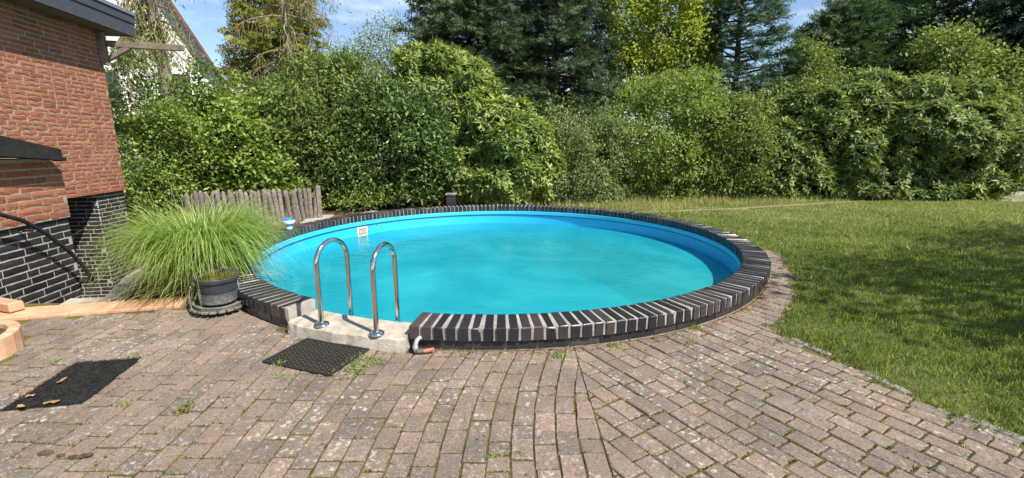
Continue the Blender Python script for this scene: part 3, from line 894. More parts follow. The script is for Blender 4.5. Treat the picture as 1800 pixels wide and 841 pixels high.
# eaves
OV = 0.34
roof = hbox(MB(), -0.33, 7.7, -6.2, OV - 0.02, 3.375, 3.62).build('roof', M['soffit'], house)
fz0, fz1 = 3.35, 3.685
fas = hbox(MB(), -0.35, 7.7, OV - 0.02, OV + 0.015, fz0, fz1 - 0.13)
hbox(fas, -0.35, -0.315, -6.2, OV - 0.02, fz0, fz1 - 0.13)
fas.build('fascia', M['fascia'], roof)
f2 = hbox(MB(), -0.365, 7.7, OV - 0.02, OV + 0.03, fz1 - 0.128, fz1)
hbox(f2, -0.365, -0.31, -6.2, OV - 0.02, fz1 - 0.128, fz1)
f2.build('upper_fascia', M['fascia'], roof)
z_ = hbox(MB(), -0.375, 7.7, OV - 0.06, OV + 0.05, fz1 + 0.001, fz1 + 0.055)
hbox(z_, -0.375, -0.28, -6.2, OV - 0.06, fz1 + 0.001, fz1 + 0.055)
z_.build('roof_edge', M['zinc'], roof)
nb = 0
for k in range(3):      # soffit boards
    n0 = 0.005 + k * 0.105
    hbox(MB(), -0.31, 7.6, n0, n0 + 0.098, 3.347, 3.373).build('soffit_board', M['soffit'], roof)
# porch: low projecting block with a lean-to roof
PCN = Vector((-5.06, 5.16, 0))
def pbox(mb, *a, **k): return hbox(mb, *a, base=PCN, **k)
pl = pbox(MB(), 0.0, 3.2, -1.0, -0.03, -1.5, 0.736).build('porch_plinth', M['mortar_wall'], house)
pr = pbox(MB(), 0.0, 3.2, -1.0, 0.0, 0.736, 1.396).build('porch_wall', M['mortar_red'], house)
lay(pl, blk_full, blk_half, PCN - ND * 0.03, 2.0, -1.134, 0.736, -0.009, 5, 230, 1.3, course=0.078, len_scale=1.2)
lay(pr, red_full, red_half, PCN, 2.0, 0.745, 1.396, -0.009, 6, 60, 1.3, course=0.078, len_scale=1.2)
V = []
for s, zb, zt in ((0.19, 1.378, 1.492), (2.76, 1.60, 2.0)):
    for n_ in (0.002, 0.17):
        V += [HP(s, n_, zb, PCN), HP(s, n_, zt, PCN)]
MB().add(V, [(0, 1, 3, 2), (4, 6, 7, 5), (0, 2, 6, 4), (1, 5, 7, 3), (0, 4, 5, 1), (2, 3, 7, 6)]).build('porch_barge_board', M['dark_wood'], house)
V = []
for s, zb, zt in ((0.16, 1.40, 1.45), (2.76, 1.75, 1.80)):
    for n_ in (-1.1, -0.002):
        V += [HP(s, n_, zb, PCN), HP(s, n_, zt, PCN)]
MB().add(V, [(0, 1, 3, 2), (4, 6, 7, 5), (0, 2, 6, 4), (1, 5, 7, 3), (0, 4, 5, 1), (2, 3, 7, 6)]).build('porch_roof', M['fascia'], house)
pbox(MB(), 0.11, 0.188, 0.06, 0.15, 1.366, 1.408).build('gutter_stub', M['dark_wood'], house)
# wooden bracket at the corner
br = empty('wooden_bracket', HP(-0.05, 0.1, 2.85), 'weathered wooden arm with diagonal strut fixed to house corner', 'bracket')
hbox(MB(), -0.015, 0.085, 0.012, 0.09, 2.83, 3.34).build('back_plate', M['grey_wood'], br)
a_ = at(186, 77, 7.98); b_ = at(321, 85, 8.0)
d = (b_ - a_); L_ = d.length; d.normalize()
MB().box((a_ + b_) / 2 + d * 0.02, (L_ - 0.03, 0.075, 0.095), (d, d.cross(ZD).normalized() * -1, d.cross(ZD).normalized().cross(d) * 1), 0.004).build('arm', M['grey_wood'], br)
a_ = at(188, 106, 7.98); b_ = at(228, 84, 7.98); d = (b_ - a_); L_ = d.length; d.normalize()
MB().box((a_ + b_) / 2, (L_, 0.06, 0.07), (d, Vector((0, 1, 0)), Vector((0, 1, 0)).cross(d) * -1), 0.003).build('strut', M['grey_wood'], br)
# handrail down the porch wall
hr = empty('handrail', (-4.92, 5.1, 0.0), 'black tubular handrail curving down along black brick wall', 'handrail')
pts = [(-4.38, 1.9, 0.96), (-4.62, 3.35, 0.955), (-4.72, 3.95, 0.945), (-4.764, 4.193, 0.907), (-4.801, 4.41, 0.813), (-4.839, 4.636, 0.644), (-4.885, 4.907, 0.367), (-4.905, 5.03, 0.19), (-4.921, 5.115, 0.03)]
MB().tube(pts, 0.021, 12).build('rail', M['black_plastic'], hr, smooth=True)
MB().tube([(-4.921, 5.117, 0.035), (-4.925, 5.125, 0.0), (-4.96, 5.12, -0.015), (-5.03, 5.1, -0.015)], 0.027, 12).build('end_cap', M['black_plastic'], hr, smooth=True)
MB().tube([(-4.82, 4.52, 0.745), (-4.85, 4.52, 0.69), (-4.97, 4.515, 0.69)], 0.013, 8).build('bracket', M['steel'], hr, smooth=True)

# ------------------------------------------------------------------ neighbour's white gable house
NB0 = Vector((-8.75, 15.15, 0)); gd = Vector((-0.88, -0.47, 0)).normalized(); gdep = Vector((-0.47, 0.88, 0)).normalized()
nh = empty('gable_house', NB0, 'white rendered house with steep brown tiled roof behind the trees', 'house')
hw = 3.6; eh = 2.75; ph = eh + hw * 1.95
V = []
for dd in (0, 7.0):
    for (s, z) in ((0, 0), (2 * hw, 0), (2 * hw, eh), (hw, ph), (0, eh)):
        V.append(NB0 + gd * s + gdep * dd + ZD * z)
MB().add(V, [(0, 1, 2, 3, 4), (9, 8, 7, 6, 5), (0, 4, 9, 5), (1, 6, 7, 2), (0, 5, 6, 1)]).build('wall', M['render_white'], nh)
def roof_slab(s0, z0, s1, z1):
    t = Vector((0, 0, 0.16)); V = []
    for dd in (-0.35, 7.2):
        for (s, z) in ((s0, z0), (s1, z1)):
            p = NB0 + gd * s + gdep * dd + ZD * z; V += [p, p + t]
    return MB().add(V, [(0, 2, 3, 1), (4, 5, 7, 6), (0, 1, 5, 4), (2, 6, 7, 3), (1, 3, 7, 5), (0, 4, 6, 2)])
rf = roof_slab(-0.45, eh - 0.878 + 0.02, hw, ph + 0.02).build('roof', M['roof_tile'], nh)
roof_slab(2 * hw + 0.45, eh - 0.878 + 0.02, hw, ph + 0.021).build('roof', M['roof_tile'], nh)
for s in (1.6, 3.3):
    p = NB0 + gd * s + ZD * 3.1 - gdep * 0.03
    fr = MB().box(p, (0.95, 0.06, 1.2), (gd, gdep, ZD)).build('window', M['white_plastic'], nh)
    MB().box(p - gdep * 0.034, (0.8, 0.012, 1.05), (gd, gdep, ZD)).build('pane', M['glass'], fr)

def nrmz(a): return a / np.maximum(np.linalg.norm(a, axis=-1, keepdims=True), 1e-6)

def leaf_arrays(P, D, U, L, W, fold=0.22, curl=0.12):
    """two-triangle folded leaves: base P, axis D, upper side U"""
    D = nrmz(D); S = nrmz(np.cross(D, U)); Nn = np.cross(S, D)
    L = L[:, None]; W = W[:, None]
    v0 = P; v1 = P + D * (.48 * L) - S * (.5 * W) + Nn * (fold * W); v2 = P + D * L - Nn * (curl * L); v3 = P + D * (.48 * L) + S * (.5 * W) + Nn * (fold * W)
    V = np.stack([v0, v1, v2, v3], 1).reshape(-1, 3); n = len(P)
    b = (np.arange(n) * 4)[:, None]
    T = np.concatenate([b + [0, 1, 2], b + [0, 2, 3]], 1).reshape(-1, 3)
    return V, T

UPV = np.array([0, 0, 1.0])
# ================================================================== smaller things
# paling fence of half logs
FA, FB = Vector((-3.98, 9.36, 0)), Vector((-6.12, 8.53, 0))
fence = empty('paling_fence', FA, 'low weathered fence of upright half-round log palings', 'fence')
fd = (FB - FA); fl = fd.length; fd.normalize(); fn = Vector((-fd.y, fd.x, 0))
if fn.y > 0: fn = -fn
rf_ = random.Random(9)
npk = 30
for i in range(npk):
    p = FA + fd * (0.10 + (fl - 0.12) * i / (npk - 1))
    h = rf_.uniform(0.63, 0.70); rw = rf_.uniform(0.041, 0.050)
    mb = MB(); lean = Vector((rf_.gauss(0, .012), rf_.gauss(0, .02), 0)); tw_ = rf_.uniform(-.03, .03)
    pts = []; rad = []
    for t, q in ((-.05, 1.0), (.25, 1.03), (.5, .97), (.75, 1.0), (.90, .96), (.95, .82), (.985, .5), (1.0, .12)):
        pts.append(lean * t * 2 + Vector((rf_.gauss(0, .002), rf_.gauss(0, .002), h * t))); rad.append(rw * q)
    mb.tube(pts, rad, 8)
    mb.build('paling', M['picket'], fence, smooth=True, loc=p - FA)
for z in (0.18, 0.50):
    MB().box((FA + FB) / 2 - fn * 0.055 + Vector((0, 0, z)), (fl, 0.035, 0.07), (fd, fn, ZD)).build('rail', M['picket'], fence)
MB().box(FA + Vector((0.0, 0.0, 0.34)), (0.085, 0.085, 0.76), (fd, fn, ZD), 0.006).build('end_post', M['grey_wood'], fence)

# boards lying behind the rim
tag(MB().prism([(-4.05, 8.55), (-3.72, 8.85), (-3.85, 9.75), (-4.35, 9.72)], 0.03, 0.06).build('wooden_board', M['board']), 'pale weathered board lying between fence and pool rim', 'board')
b2 = MB(); V = [(-3.62, 9.02, .075), (-3.22, 8.92, .075), (-2.55, 9.66, .10), (-3.05, 9.95, .10)]
b2.add(V + [(x, y, z + .022) for x, y, z in V], [(3, 2, 1, 0), (4, 5, 6, 7), (0, 1, 5, 4), (1, 2, 6, 5), (2, 3, 7, 6), (3, 0, 4, 7)])
tag(b2.build('cover_sheet', M['board_grey']), 'flat grey sheet propped behind the pool rim', 'sheet')
tag(MB().prism([(-3.66, 8.98), (-3.2, 8.86), (-2.62, 9.58), (-3.0, 9.8)], -0.03, 0.0745).build('pump_shaft', M['dark_wood']), 'dark low shaft under the grey sheet behind the pool', 'shaft')

# chlorine floater standing on the rim
fp = Vector((-3.60, 7.24, Z_TOP + 0.002))
fl_ = empty('chlorine_floater', fp, 'blue and white chlorine dispenser standing on the pool rim', 'dispenser')
for nme, prof, mt in (('foot', [(.045, 0), (.05, .004), (.05, .03)], 'blue_plastic'), ('body_band', [(.0505, .03), (.0505, .055)], 'white_plastic'), ('body', [(.05, .055), (.05, .10)], 'blue_plastic'), ('collar', [(.052, .10), (.088, .112), (.095, .125), (.095, .155), (.09, .16)], 'white_plastic'), ('lid', [(.088, .16), (.086, .172), (.055, .178), (.05, .198), (.03, .205)], 'blue_plastic')):
    MB().lathe(fp, prof, 24).build(nme, M[mt], fl_, smooth=True)

# pot on a dish caddy
pp = Vector((-2.77, 4.10, 0.0)); ax = Vector((0.05, -0.05, 1)).normalized()
pot = empty('plant_pot', pp, 'cracked black plant pot with dry moss standing in a mossy dish', 'pot')
MB().lathe(pp + ZD * .105, [(.145, 0), (.15, .004), (.165, .11), (.176, .115), (.172, .11), (.155, .012), (.0, .01)], 32, ax, closed=False).build('outer_pot', M['worn_pot'], pot, smooth=True)
MB().lathe(pp + ZD * .115, [(.12, 0), (.135, .004), (.168, .20), (.182, .205), (.186, .235), (.180, .24), (.172, .236), (.165, .215)], 36, ax, closed=False).build('inner_pot', M['slate_pot'], pot, smooth=True)
MB().lathe(pp + ZD * .115, [(.170, .212), (.10, .222), (.0, .226)], 28, ax, closed=False).build('earth', M['soil'], pot)
rng = np.random.default_rng(31); n = 1100
an = rng.uniform(0, TAU, n); q = .16 * np.sqrt(rng.random(n)); P = np.array(pp + ax * .34) + np.stack([np.cos(an) * q, np.sin(an) * q, -.05 * np.cos(an) * q + .05 * np.sin(an) * q - .012], 1)
tl = rng.uniform(0, 1, n); D = np.stack([np.cos(an * 3) * np.sin(tl), np.sin(an * 3) * np.sin(tl), np.cos(tl)], 1)
V, T = leaf_arrays(P, D, rng.normal(size=(n, 3)), rng.uniform(.015, .045, n), rng.uniform(.004, .009, n)); tri_mesh('moss', V, T, M['moss'], pot, np.repeat(np.clip(.6 + .25 * rng.normal(size=n), 0, 1), 2))
dish = empty('pot_caddy', pp + Vector((0, 0, .0)), 'round mossy plant dish with segmented rim under the black pot', 'dish')
MB().lathe(pp + ZD * .045, [(.16, 0), (.20, .006), (.212, .06), (.206, .066), (.195, .06), (.185, .02), (.0, .018)], 36, ax, closed=False).build('bowl', M['tray'], dish, smooth=True)
MB().lathe(pp + ZD * .075, [(0.0, 0), (.19, 0), (.19, .004), (0, .004)], 30, ax, closed=False).build('floor', M['tray'], dish)
for k in range(20):
    a = TAU * k / 20; c = pp + Vector((math.cos(a) * .218, math.sin(a) * .218, .058 + .01 * math.sin(a - .8)))
    t_ = Vector((-math.sin(a), math.cos(a), 0)); rr2 = Vector((math.cos(a), math.sin(a), 0))
    MB().box((0, 0, 0), (.055, .026, .028), (t_, rr2, ZD), .008).build('rim_segment', M['tray'], dish, loc=c - pp)
for k in range(3):
    a = TAU * k / 3 + .5; c = pp + Vector((math.cos(a) * .15, math.sin(a) * .15, .024))
    MB().lathe(Vector((0, 0, 0)), [(.006, -.014), (.024, -.012), (.024, .012), (.006, .014)], 14, t_).build('wheel', M['black_plastic'], dish, loc=c - pp)
MB().tube([pp + Vector((-.17, -.14, .06)), pp + Vector((-.235, -.06, .15)), pp + Vector((-.26, .0, .22)), pp + Vector((-.275, .05, .235)), pp + Vector((-.26, .1, .20))], .0085, 8).build('handle', M['tray'], dish, smooth=True)

# mats
def frame_of(c, ang): a = R(ang); return Vector((math.cos(a), math.sin(a), 0)), Vector((-math.sin(a), math.cos(a), 0))
def ring_mat():
    c = Vector((-1.445, 3.135, 0)); u, v = frame_of(c, -19.5); Lm, Wm = 0.60, 0.43
    e = empty('ring_mat', c, 'black rubber ring mat at the foot of the pool ladder', 'mat')
    mb = MB(); d = 0.054; r0, r1 = 0.0262, 0.0165
    ny = int(Wm / (d * .866)); nx = int(Lm / d)
    for j in range(ny):
        for i in range(nx):
            cx = -Lm / 2 + d * (i + .5 + (.5 if j % 2 else 0) * .9); cy = -Wm / 2 + d * .866 * (j + .5)
            if abs(cx) > Lm / 2 - .012: continue
            o_ = c + u * cx + v * cy; V = []
            for rr_, z in ((r0, .004), (r0 - .002, .016), (r1 + .002, .016), (r1, .005)):
                for k in range(6):
                    a = TAU * k / 6 + R(30); V.append(o_ + u * (rr_ * math.cos(a)) + v * (rr_ * math.sin(a)) + ZD * z)
            mb.add(V, [(l * 6 + k, l * 6 + (k + 1) % 6, l * 6 + 6 + (k + 1) % 6, l * 6 + 6 + k) for l in range(3) for k in range(6)])
    tag(mb.build('rings', M['rubber'], e), kind='stuff')
    MB().box(c + ZD * .0035, (Lm, Wm, .004), (u, v, ZD)).build('backing', M['bed'], e)
    b = MB()
    for sx in (-1, 1): b.box(c + u * (sx * (Lm / 2 - .006)) + ZD * .009, (.014, Wm, .012), (u, v, ZD))
    for sy in (-1, 1): b.box(c + v * (sy * (Wm / 2 - .006)) + ZD * .0085, (Lm - .03, .014, .012), (u, v, ZD))
    b.build('edge', M['rubber'], e)
ring_mat()
def flat_mat():
    c = Vector((-2.87, 2.76, 0)); u, v = frame_of(c, 11.0); Lm, Wm = 0.42, 0.62
    e = empty('flat_mat', c, 'flat worn black mat lying on the paving at lower left', 'mat')
    rng = np.random.default_rng(61); nx, ny = 22, 32; V = []; Fc = []
    for j in range(ny + 1):
        for i in range(nx + 1):
            edge = i in (0, nx) or j in (0, ny)
            V.append(c + u * ((i / nx - .5) * Lm + (rng.normal() * .003 if edge else 0)) + v * ((j / ny - .5) * Wm) + ZD * (0.003 if edge else 0.009 + .003 * rng.random()))
    for j in range(ny):
        for i in range(nx): k = j * (nx + 1) + i; Fc.append((k, k + 1, k + nx + 2, k + nx + 1))
    pydata('mat_sheet', V, Fc, M['rubber_dirty'], e)
    n = 9000; q = rng.uniform(-.5, .5, (n, 2)); P = np.array(c) + np.outer(q[:, 0] * Lm, np.array(u)) + np.outer(q[:, 1] * Wm, np.array(v)) + np.array([0, 0, .008])
    an = rng.uniform(0, TAU, n); D = np.stack([np.cos(an), np.sin(an), rng.uniform(.2, .9, n)], 1)
    Vv, T = leaf_arrays(P, D, UPV + rng.normal(size=(n, 3)) * .5, rng.uniform(.008, .02, n), rng.uniform(.002, .004, n)); tag(tri_mesh('pile', Vv, T, M['rubber_dirty'], e), kind='stuff')
flat_mat()
def dead_leaf(px, py, size, seed, label, tint):
    rng = np.random.default_rng(seed); t = R(11.69); x_ = (px - 900) / 800; y_ = -(py - 420.5) / 800
    d = np.array([x_, math.cos(t) + y_ * math.sin(t), -math.sin(t) + y_ * math.cos(t)]); c = np.array([0, 0, CAM_H]) + d * ((CAM_H - .016) / -d[2])
    an = rng.uniform(0, TAU); k = 8; V = [(0, 0, .012)]; 
    for i in range(k):
        a = TAU * i / k; rr_ = size * (.5 + .25 * math.cos(2 * a)) * rng.uniform(.8, 1.1); V.append((rr_ * math.cos(a + an), rr_ * math.sin(a + an), .004 + rng.uniform(0, .014)))
    o = tri_mesh('fallen_leaf', np.array(V), [(0, 1 + i, 1 + (i + 1) % k) for i in range(k)], M['lf_litter'], None, [tint] * k, loc=tuple(c)); tag(o, label, 'leaf', 'fallen leaves on the flat mat')
dead_leaf(93, 709, .07, 1, 'orange fallen leaf near the front edge of the flat black mat', .8)
dead_leaf(109, 671, .055, 2, 'orange-brown fallen leaf in the middle of the flat black mat', .65)
dead_leaf(54, 698, .04, 3, 'pale curled leaf on the left of the flat black mat', 1.0)
dead_leaf(38, 718, .045, 4, 'cream leaf at the left tip of the flat black mat', 1.0)

# bent drain pipe at the end of the rim
pb = Vector((-0.72, 3.22, 0))
dp = empty('drain_pipe', pb, 'short bent grey pipe with red tip at the end of the rim', 'pipe')
MB().tube([pb + Vector((.035, .06, .085)), pb + Vector((.012, .025, .098)), pb + Vector((-.004, 0, .085)), pb + Vector((-.012, -.02, .05)), pb + Vector((-.006, -.035, .022))], .0165, 12).build('bend', M['pipe'], dp, smooth=True)
MB().tube([pb + Vector((-.011, -.018, .055)), pb + Vector((-.009, -.027, .038))], .021, 12).build('collar', M['pipe'], dp, smooth=True)
MB().tube([pb + Vector((-.01, -.038, .022)), pb + Vector((.03, -.045, .02)), pb + Vector((.062, -.045, .022))], [.019, .016, .014], 10).build('elbow', M['tray'], dp, smooth=True)
MB().tube([pb + Vector((.062, -.045, .022)), pb + Vector((.10, -.038, .028)), pb + Vector((.135, -.03, .034))], [.015, .015, .013], 10).build('tip', M['red_plastic'], dp, smooth=True)

# terracotta strip before the house
tA, tB = Vector((-4.95, 3.78, 0)), Vector((-3.22, 4.22, 0)); td = (tB - tA).normalized(); tn = Vector((-td.y, td.x, 0)); tl_ = (tB - tA).length
strip = empty('tile_strip', tA, 'row of orange terracotta tiles along the edge of the paving', 'tiles')
nt_ = 6
for i in range(nt_):
    c = tA + td * (tl_ * (i + .5) / nt_) + tn * .11 + ZD * (.002 + .002 * (i % 2))
    MB().box((0, 0, 0), (tl_ / nt_ - .006, .30, .036), (td, tn, ZD), .005).build('tile', M['terracotta'], strip, loc=c - tA)
for i in range(2):
    pass
tb_ = Vector((-4.80, 4.06, .075)); tag(MB().box((0, 0, 0), (.46, .11, .09), (Vector((.30, .95, 0)).normalized().cross(ZD), Vector((.30, .95, 0)).normalized(), ZD), .01).build('terracotta_block', M['terracotta'], loc=tb_), 'orange terracotta edging block lying on the tile strip', 'block')
# round planter of upright terracotta palisades
pc2 = Vector((-4.15, 3.08, 0)); pln = empty('round_planter', pc2, 'round planter edged with upright terracotta blocks at left edge', 'planter')
npl = 28
for k in range(npl):
    a = TAU * k / npl; c = Vector((math.cos(a) * .37, math.sin(a) * .37, .055)); t_ = Vector((-math.sin(a), math.cos(a), 0)); r_ = Vector((math.cos(a), math.sin(a), 0))
    MB().box((0, 0, 0), (.085, .07, .20), (t_, r_, ZD), .008).build('palisade', M['terracotta'], pln, loc=c + ZD * (.004 * math.sin(k * 5)))
MB().lathe(pc2, [(.34, .0), (.34, .11), (.2, .125), (0, .13)], 26, closed=False).build('earth', M['soil'], pln)
# dirt clods at lower left
for i, (px, py, s_) in enumerate(((80, 799, .05), (108, 802, .028), (130, 806, .04), (150, 803, .045))):
    t = R(11.69); x_ = (px - 900) / 800; y_ = -(py - 420.5) / 800; d = Vector((x_, math.cos(t) + y_ * math.sin(t), -math.sin(t) + y_ * math.cos(t))); c = Vector((0, 0, CAM_H)) + d * (CAM_H / -d.z)
    r = random.Random(i); mb = MB(); prof = [(.01, 0), (s_ * .5, .002), (s_ * .45, s_ * .22), (s_ * .2, s_ * .36), (.002, s_ * .38)]; mb.lathe((0, 0, 0), prof, 9)
    mb.v = [(x * 1.5 + r.uniform(-.006, .006), y * .8 + r.uniform(-.006, .006), z + r.uniform(-.002, .003)) for x, y, z in mb.v]
    tag(mb.build('earth_clod', M['soil'], loc=c), ('largest dark earth clod, leftmost of the row at lower left', 'smallest earth clod, second of the row at lower left', 'crumbly earth clod, third of the row at lower left', 'rightmost earth clod of the row at lower left')[i], 'clod', 'earth clods on the paving')
# twigs on the paving by the lawn
for i, (pts, lb) in enumerate((([(1362, 592), (1378, 604), (1366, 612)], 'bent pale twig on the paving beside the lawn'), ([(1408, 640), (1430, 645), (1452, 640)], 'straight dry twig lying near the kerb'))):
    q = []
    for px, py in pts:
        t = R(11.69); x_ = (px - 900) / 800; y_ = -(py - 420.5) / 800; d = Vector((x_, math.cos(t) + y_ * math.sin(t), -math.sin(t) + y_ * math.cos(t))); q.append(Vector((0, 0, CAM_H - .008)) + d * ((CAM_H - .016) / -d.z))
    tag(MB().tube(q, [.003, .0035, .002], 5).build('twig', M['twig']), lb, 'twig')

# clinker pillar and lamp post behind the pool
ppx = Vector((-1.49, 11.15, 0)); pil = empty('brick_pillar', ppx, 'short pillar of dark bricks behind the pool rim', 'pillar')
MB().box(ppx + ZD * .17, (.205, .205, .34), None).build('core', M['mortar'], pil)
for row in range(5):
    for (dx, dy, sx, sy) in ((0, -.103, .212, .02), (-.103, 0, .02, .185), (.103, 0, .02, .185), (0, .103, .212, .02)):
        MB().box((0, 0, 0), (sx, sy, .054), None, .003).build('brick', M['clinker'], pil, loc=(dx, dy, .034 + row * .066))
MB().box(ppx + ZD * .36, (.26, .26, .035), None, .006).build('cap', M['kerb'], pil)
lp = Vector((-1.52, 11.45, 0)); lmp = empty('garden_light', lp, 'slim dark garden light behind the brick pillar', 'lamp')
MB().tube([lp, lp + ZD * .72], .022, 10).build('post', M['black_plastic'], lmp)
MB().lathe(lp + ZD * .72, [(.03, 0), (.055, .02), (.06, .17), (.07, .18), (.075, .2), (.02, .24)], 16).build('head', M['pipe'], lmp, smooth=True)

# green posts at the right edge
q0, q1 = at(1769, 326, 14.6), at(1790, 231, 14.6)
gp = empty('green_post', (q0.x, q0.y, 0), 'tall green metal post with pale cap at the right edge', 'post')
MB().tube([(q0.x, q0.y, -.05), tuple(q0), tuple(q1)], .045, 12).build('tube', M['green_metal'], gp, smooth=True)
MB().lathe(q1 - ZD * .02, [(.052, 0), (.056, .05), (.03, .08)], 14).build('cap', M['white_plastic'], gp, smooth=True)
MB().tube([q1 - ZD * .05, at(1772, 275, 14.4), at(1762, 300, 14.3)], .014, 8).build('brace', M['green_metal'], gp, smooth=True)
MB().lathe(q0.lerp(q1, .3), [(.05, 0), (.05, .07)], 12).build('clamp', M['kerb'], gp)
q = at(1741, 276, 13.2); sp_ = empty('short_post', (q.x, q.y, 0), 'short black post with cap in front of the green post', 'post')
MB().tube([(q.x, q.y, -.05), (q.x, q.y, q.z - .12)], .03, 10).build('shaft', M['black_plastic'], sp_, smooth=True)
MB().lathe(Vector((q.x, q.y, q.z - .12)), [(.035, 0), (.06, .015), (.065, .10), (.05, .12)], 14).build('head', M['black_plastic'], sp_, smooth=True)

# ================================================================== vegetation
def spray_arrays(P, D, U, L, fingers=3, width=0.10, spread=0.55):
    """conifer sprays: a pointed axis with side fingers, flat in one plane"""
    D = nrmz(D); S = nrmz(np.cross(D, U)); Nn = np.cross(S, D); n = len(P)
    tl = [(0.0, 0.0, 1.0, 0.0, width)]
    for k in range(fingers):
        t = 0.12 + 0.62 * k / max(1, fingers - 1); ln = 0.52 * (1 - 0.55 * t)
        for sg in (-1, 1): tl.append((t, 0, t + ln * 0.75, sg * ln * spread * 1.2, width * 0.85))
    Vs = []
    for (a0, b0, a1, b1, wd) in tl:
        da, db = a1 - a0, b1 - b0; q = math.hypot(da, db); pa, pb = -db / q * wd / 2, da / q * wd / 2
        m0, m1 = a0 + da * 0.35, b0 + db * 0.35
        dz = -0.12 * abs(b1) - 0.05 * a1
        for (a, b, z) in ((a0, b0, 0), (m0 + pa, m1 + pb, dz * .3), (a1, b1, dz), (m0 - pa, m1 - pb, dz * .3)):
            Vs.append(P + (D * a + S * b + Nn * z) * L[:, None])
    k = len(tl); V = np.stack(Vs, 1).reshape(-1, 3)
    b = (np.arange(n * k) * 4)[:, None]
    T = np.concatenate([b + [0, 1, 2], b + [0, 2, 3]], 1).reshape(-1, 3)
    return V, T, k

def lobe_points(lobes, n, rng, shell=(0.86, 1.04), low=-0.75, rough=0.16, seed=0.0, keep_inside=0.86):
    lobes = np.array(lobes, float)
    wt = lobes[:, 3] * lobes[:, 5] + lobes[:, 4] * lobes[:, 5] + lobes[:, 3] * lobes[:, 4]
    Ps, Ns = [], []; got = 0
    while got < n:
        m = int((n - got) * 1.8) + 50
        li = rng.choice(len(lobes), m, p=wt / wt.sum()); lb = lobes[li]
        d = nrmz(rng.normal(size=(m, 3))); d = d[d[:, 2] > low * np.ones(len(d))] if False else d
        ok = d[:, 2] > low
        lb, d = lb[ok], d[ok]
        q = rng.uniform(shell[0], shell[1], len(d))
        p0 = lb[:, :3] + d * lb[:, 3:6]
        q = q * (1 + rough * snoise(p0, 2.2, seed) + 0.5 * rough * snoise(p0, 5.5, seed + 2))
        p = lb[:, :3] + d * lb[:, 3:6] * q[:, None]
        nn = nrmz(d / lb[:, 3:6])
        keep = np.ones(len(p), bool)
        for l in lobes:
            e = np.linalg.norm((p - l[:3]) / l[3:6], axis=1); keep &= e > min(keep_inside, shell[0] - 0.02)
        keep &= p[:, 2] > 0.02
        Ps.append(p[keep]); Ns.append(nn[keep]); got += keep.sum()
        if len(Ps) > 60: break
    return np.concatenate(Ps)[:n], np.concatenate(Ns)[:n]

def clumpy(lobes, seed, k=8):
    """break smooth lobes into a parent core and bosses of branches standing out of it"""
    r = random.Random(seed); outl = []
    for l in lobes:
        c = Vector(l[:3]); outl.append((l[0], l[1], l[2], l[3] * .76, l[4] * .76, l[5] * .78))
        for i in range(k):
            d = Vector((r.gauss(0, 1), r.gauss(-.25, 1), r.gauss(.15, 1))).normalized()
            f = r.uniform(.20, .46)
            p = c + Vector((d.x * l[3], d.y * l[4], d.z * l[5])) * (1.13 - f * .70)
            if p.z < .12: continue
            outl.append((p.x, p.y, p.z, l[3] * f * r.uniform(.85, 1.25), l[4] * f * 1.15, l[5] * f * r.uniform(.7, 1.0)))
    return outl
def foliage(name, lobes, mat, parent, seed, clumps, per, cr, L, W, style='scatter', inner=0.3, tint_mid=0.5, rough=0.16, low=-0.75, droop=0.0, thin=0.0, shell=(0.84, 1.05), bosses=12):
    rng = np.random.default_rng(seed)
    if bosses: lobes = clumpy(lobes, seed, bosses)
    P, Nm = lobe_points(lobes, clumps, rng, rough=rough, seed=seed * 0.37, low=low, shell=shell)
    n2 = int(clumps * inner)
    P2, N2 = lobe_points(lobes, n2, rng, shell=(0.5, 0.86), rough=rough, seed=seed * 0.37, low=low, keep_inside=0.4)
    P = np.concatenate([P, P2]); Nm = np.concatenate([Nm, N2])
    if thin:
        k = snoise(P, 1.9, seed * 1.1 + 3) > -1 + 2 * thin; P, Nm = P[k], Nm[k]
    m = len(P)
    ct = np.clip(tint_mid + 0.21 * rng.normal(size=m) + 0.14 * snoise(P, 1.4, seed), 0, 1)
    if style == 'rosette':
        ax = nrmz(Nm * 0.7 + UPV * 0.55 + rng.normal(size=(m, 3)) * 0.3)
        A = nrmz(np.cross(ax, rng.normal(size=(m, 3)))); B = np.cross(ax, A)
        pp, dd, uu, tt = [], [], [], []
        for k in range(per):
            an = 2 * math.pi * (k * 0.382) + rng.normal(size=m) * 0.25
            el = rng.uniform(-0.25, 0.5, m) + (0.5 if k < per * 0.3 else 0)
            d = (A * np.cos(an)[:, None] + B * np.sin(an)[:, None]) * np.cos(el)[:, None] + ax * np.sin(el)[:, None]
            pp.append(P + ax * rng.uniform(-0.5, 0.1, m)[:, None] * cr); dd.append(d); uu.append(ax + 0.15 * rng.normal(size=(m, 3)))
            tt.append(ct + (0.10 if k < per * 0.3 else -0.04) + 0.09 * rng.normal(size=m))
        P_, D_, U_, T_ = map(np.concatenate, (pp, dd, uu, tt))
    else:
        rep = np.repeat(np.arange(m), per)
        P_ = P[rep] + rng.normal(size=(m * per, 3)) * cr
        D_ = Nm[rep] * 0.6 + rng.normal(size=(m * per, 3)) * 0.75 + UPV * (0.1 - droop)
        U_ = Nm[rep] * 0.45 + UPV * 0.75 + rng.normal(size=(m * per, 3)) * 0.45
        T_ = ct[rep] + 0.13 * rng.normal(size=m * per)
    k = P_[:, 2] > 0.01; P_, D_, U_, T_ = P_[k], D_[k], U_[k], T_[k]
    n = len(P_)
    Ls = L * rng.uniform(0.7, 1.25, n); Ws = W * rng.uniform(0.75, 1.2, n)
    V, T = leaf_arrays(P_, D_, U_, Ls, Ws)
    return tri_mesh(name, V, T, M[mat], parent, np.repeat(np.clip(T_, 0, 1), 2))

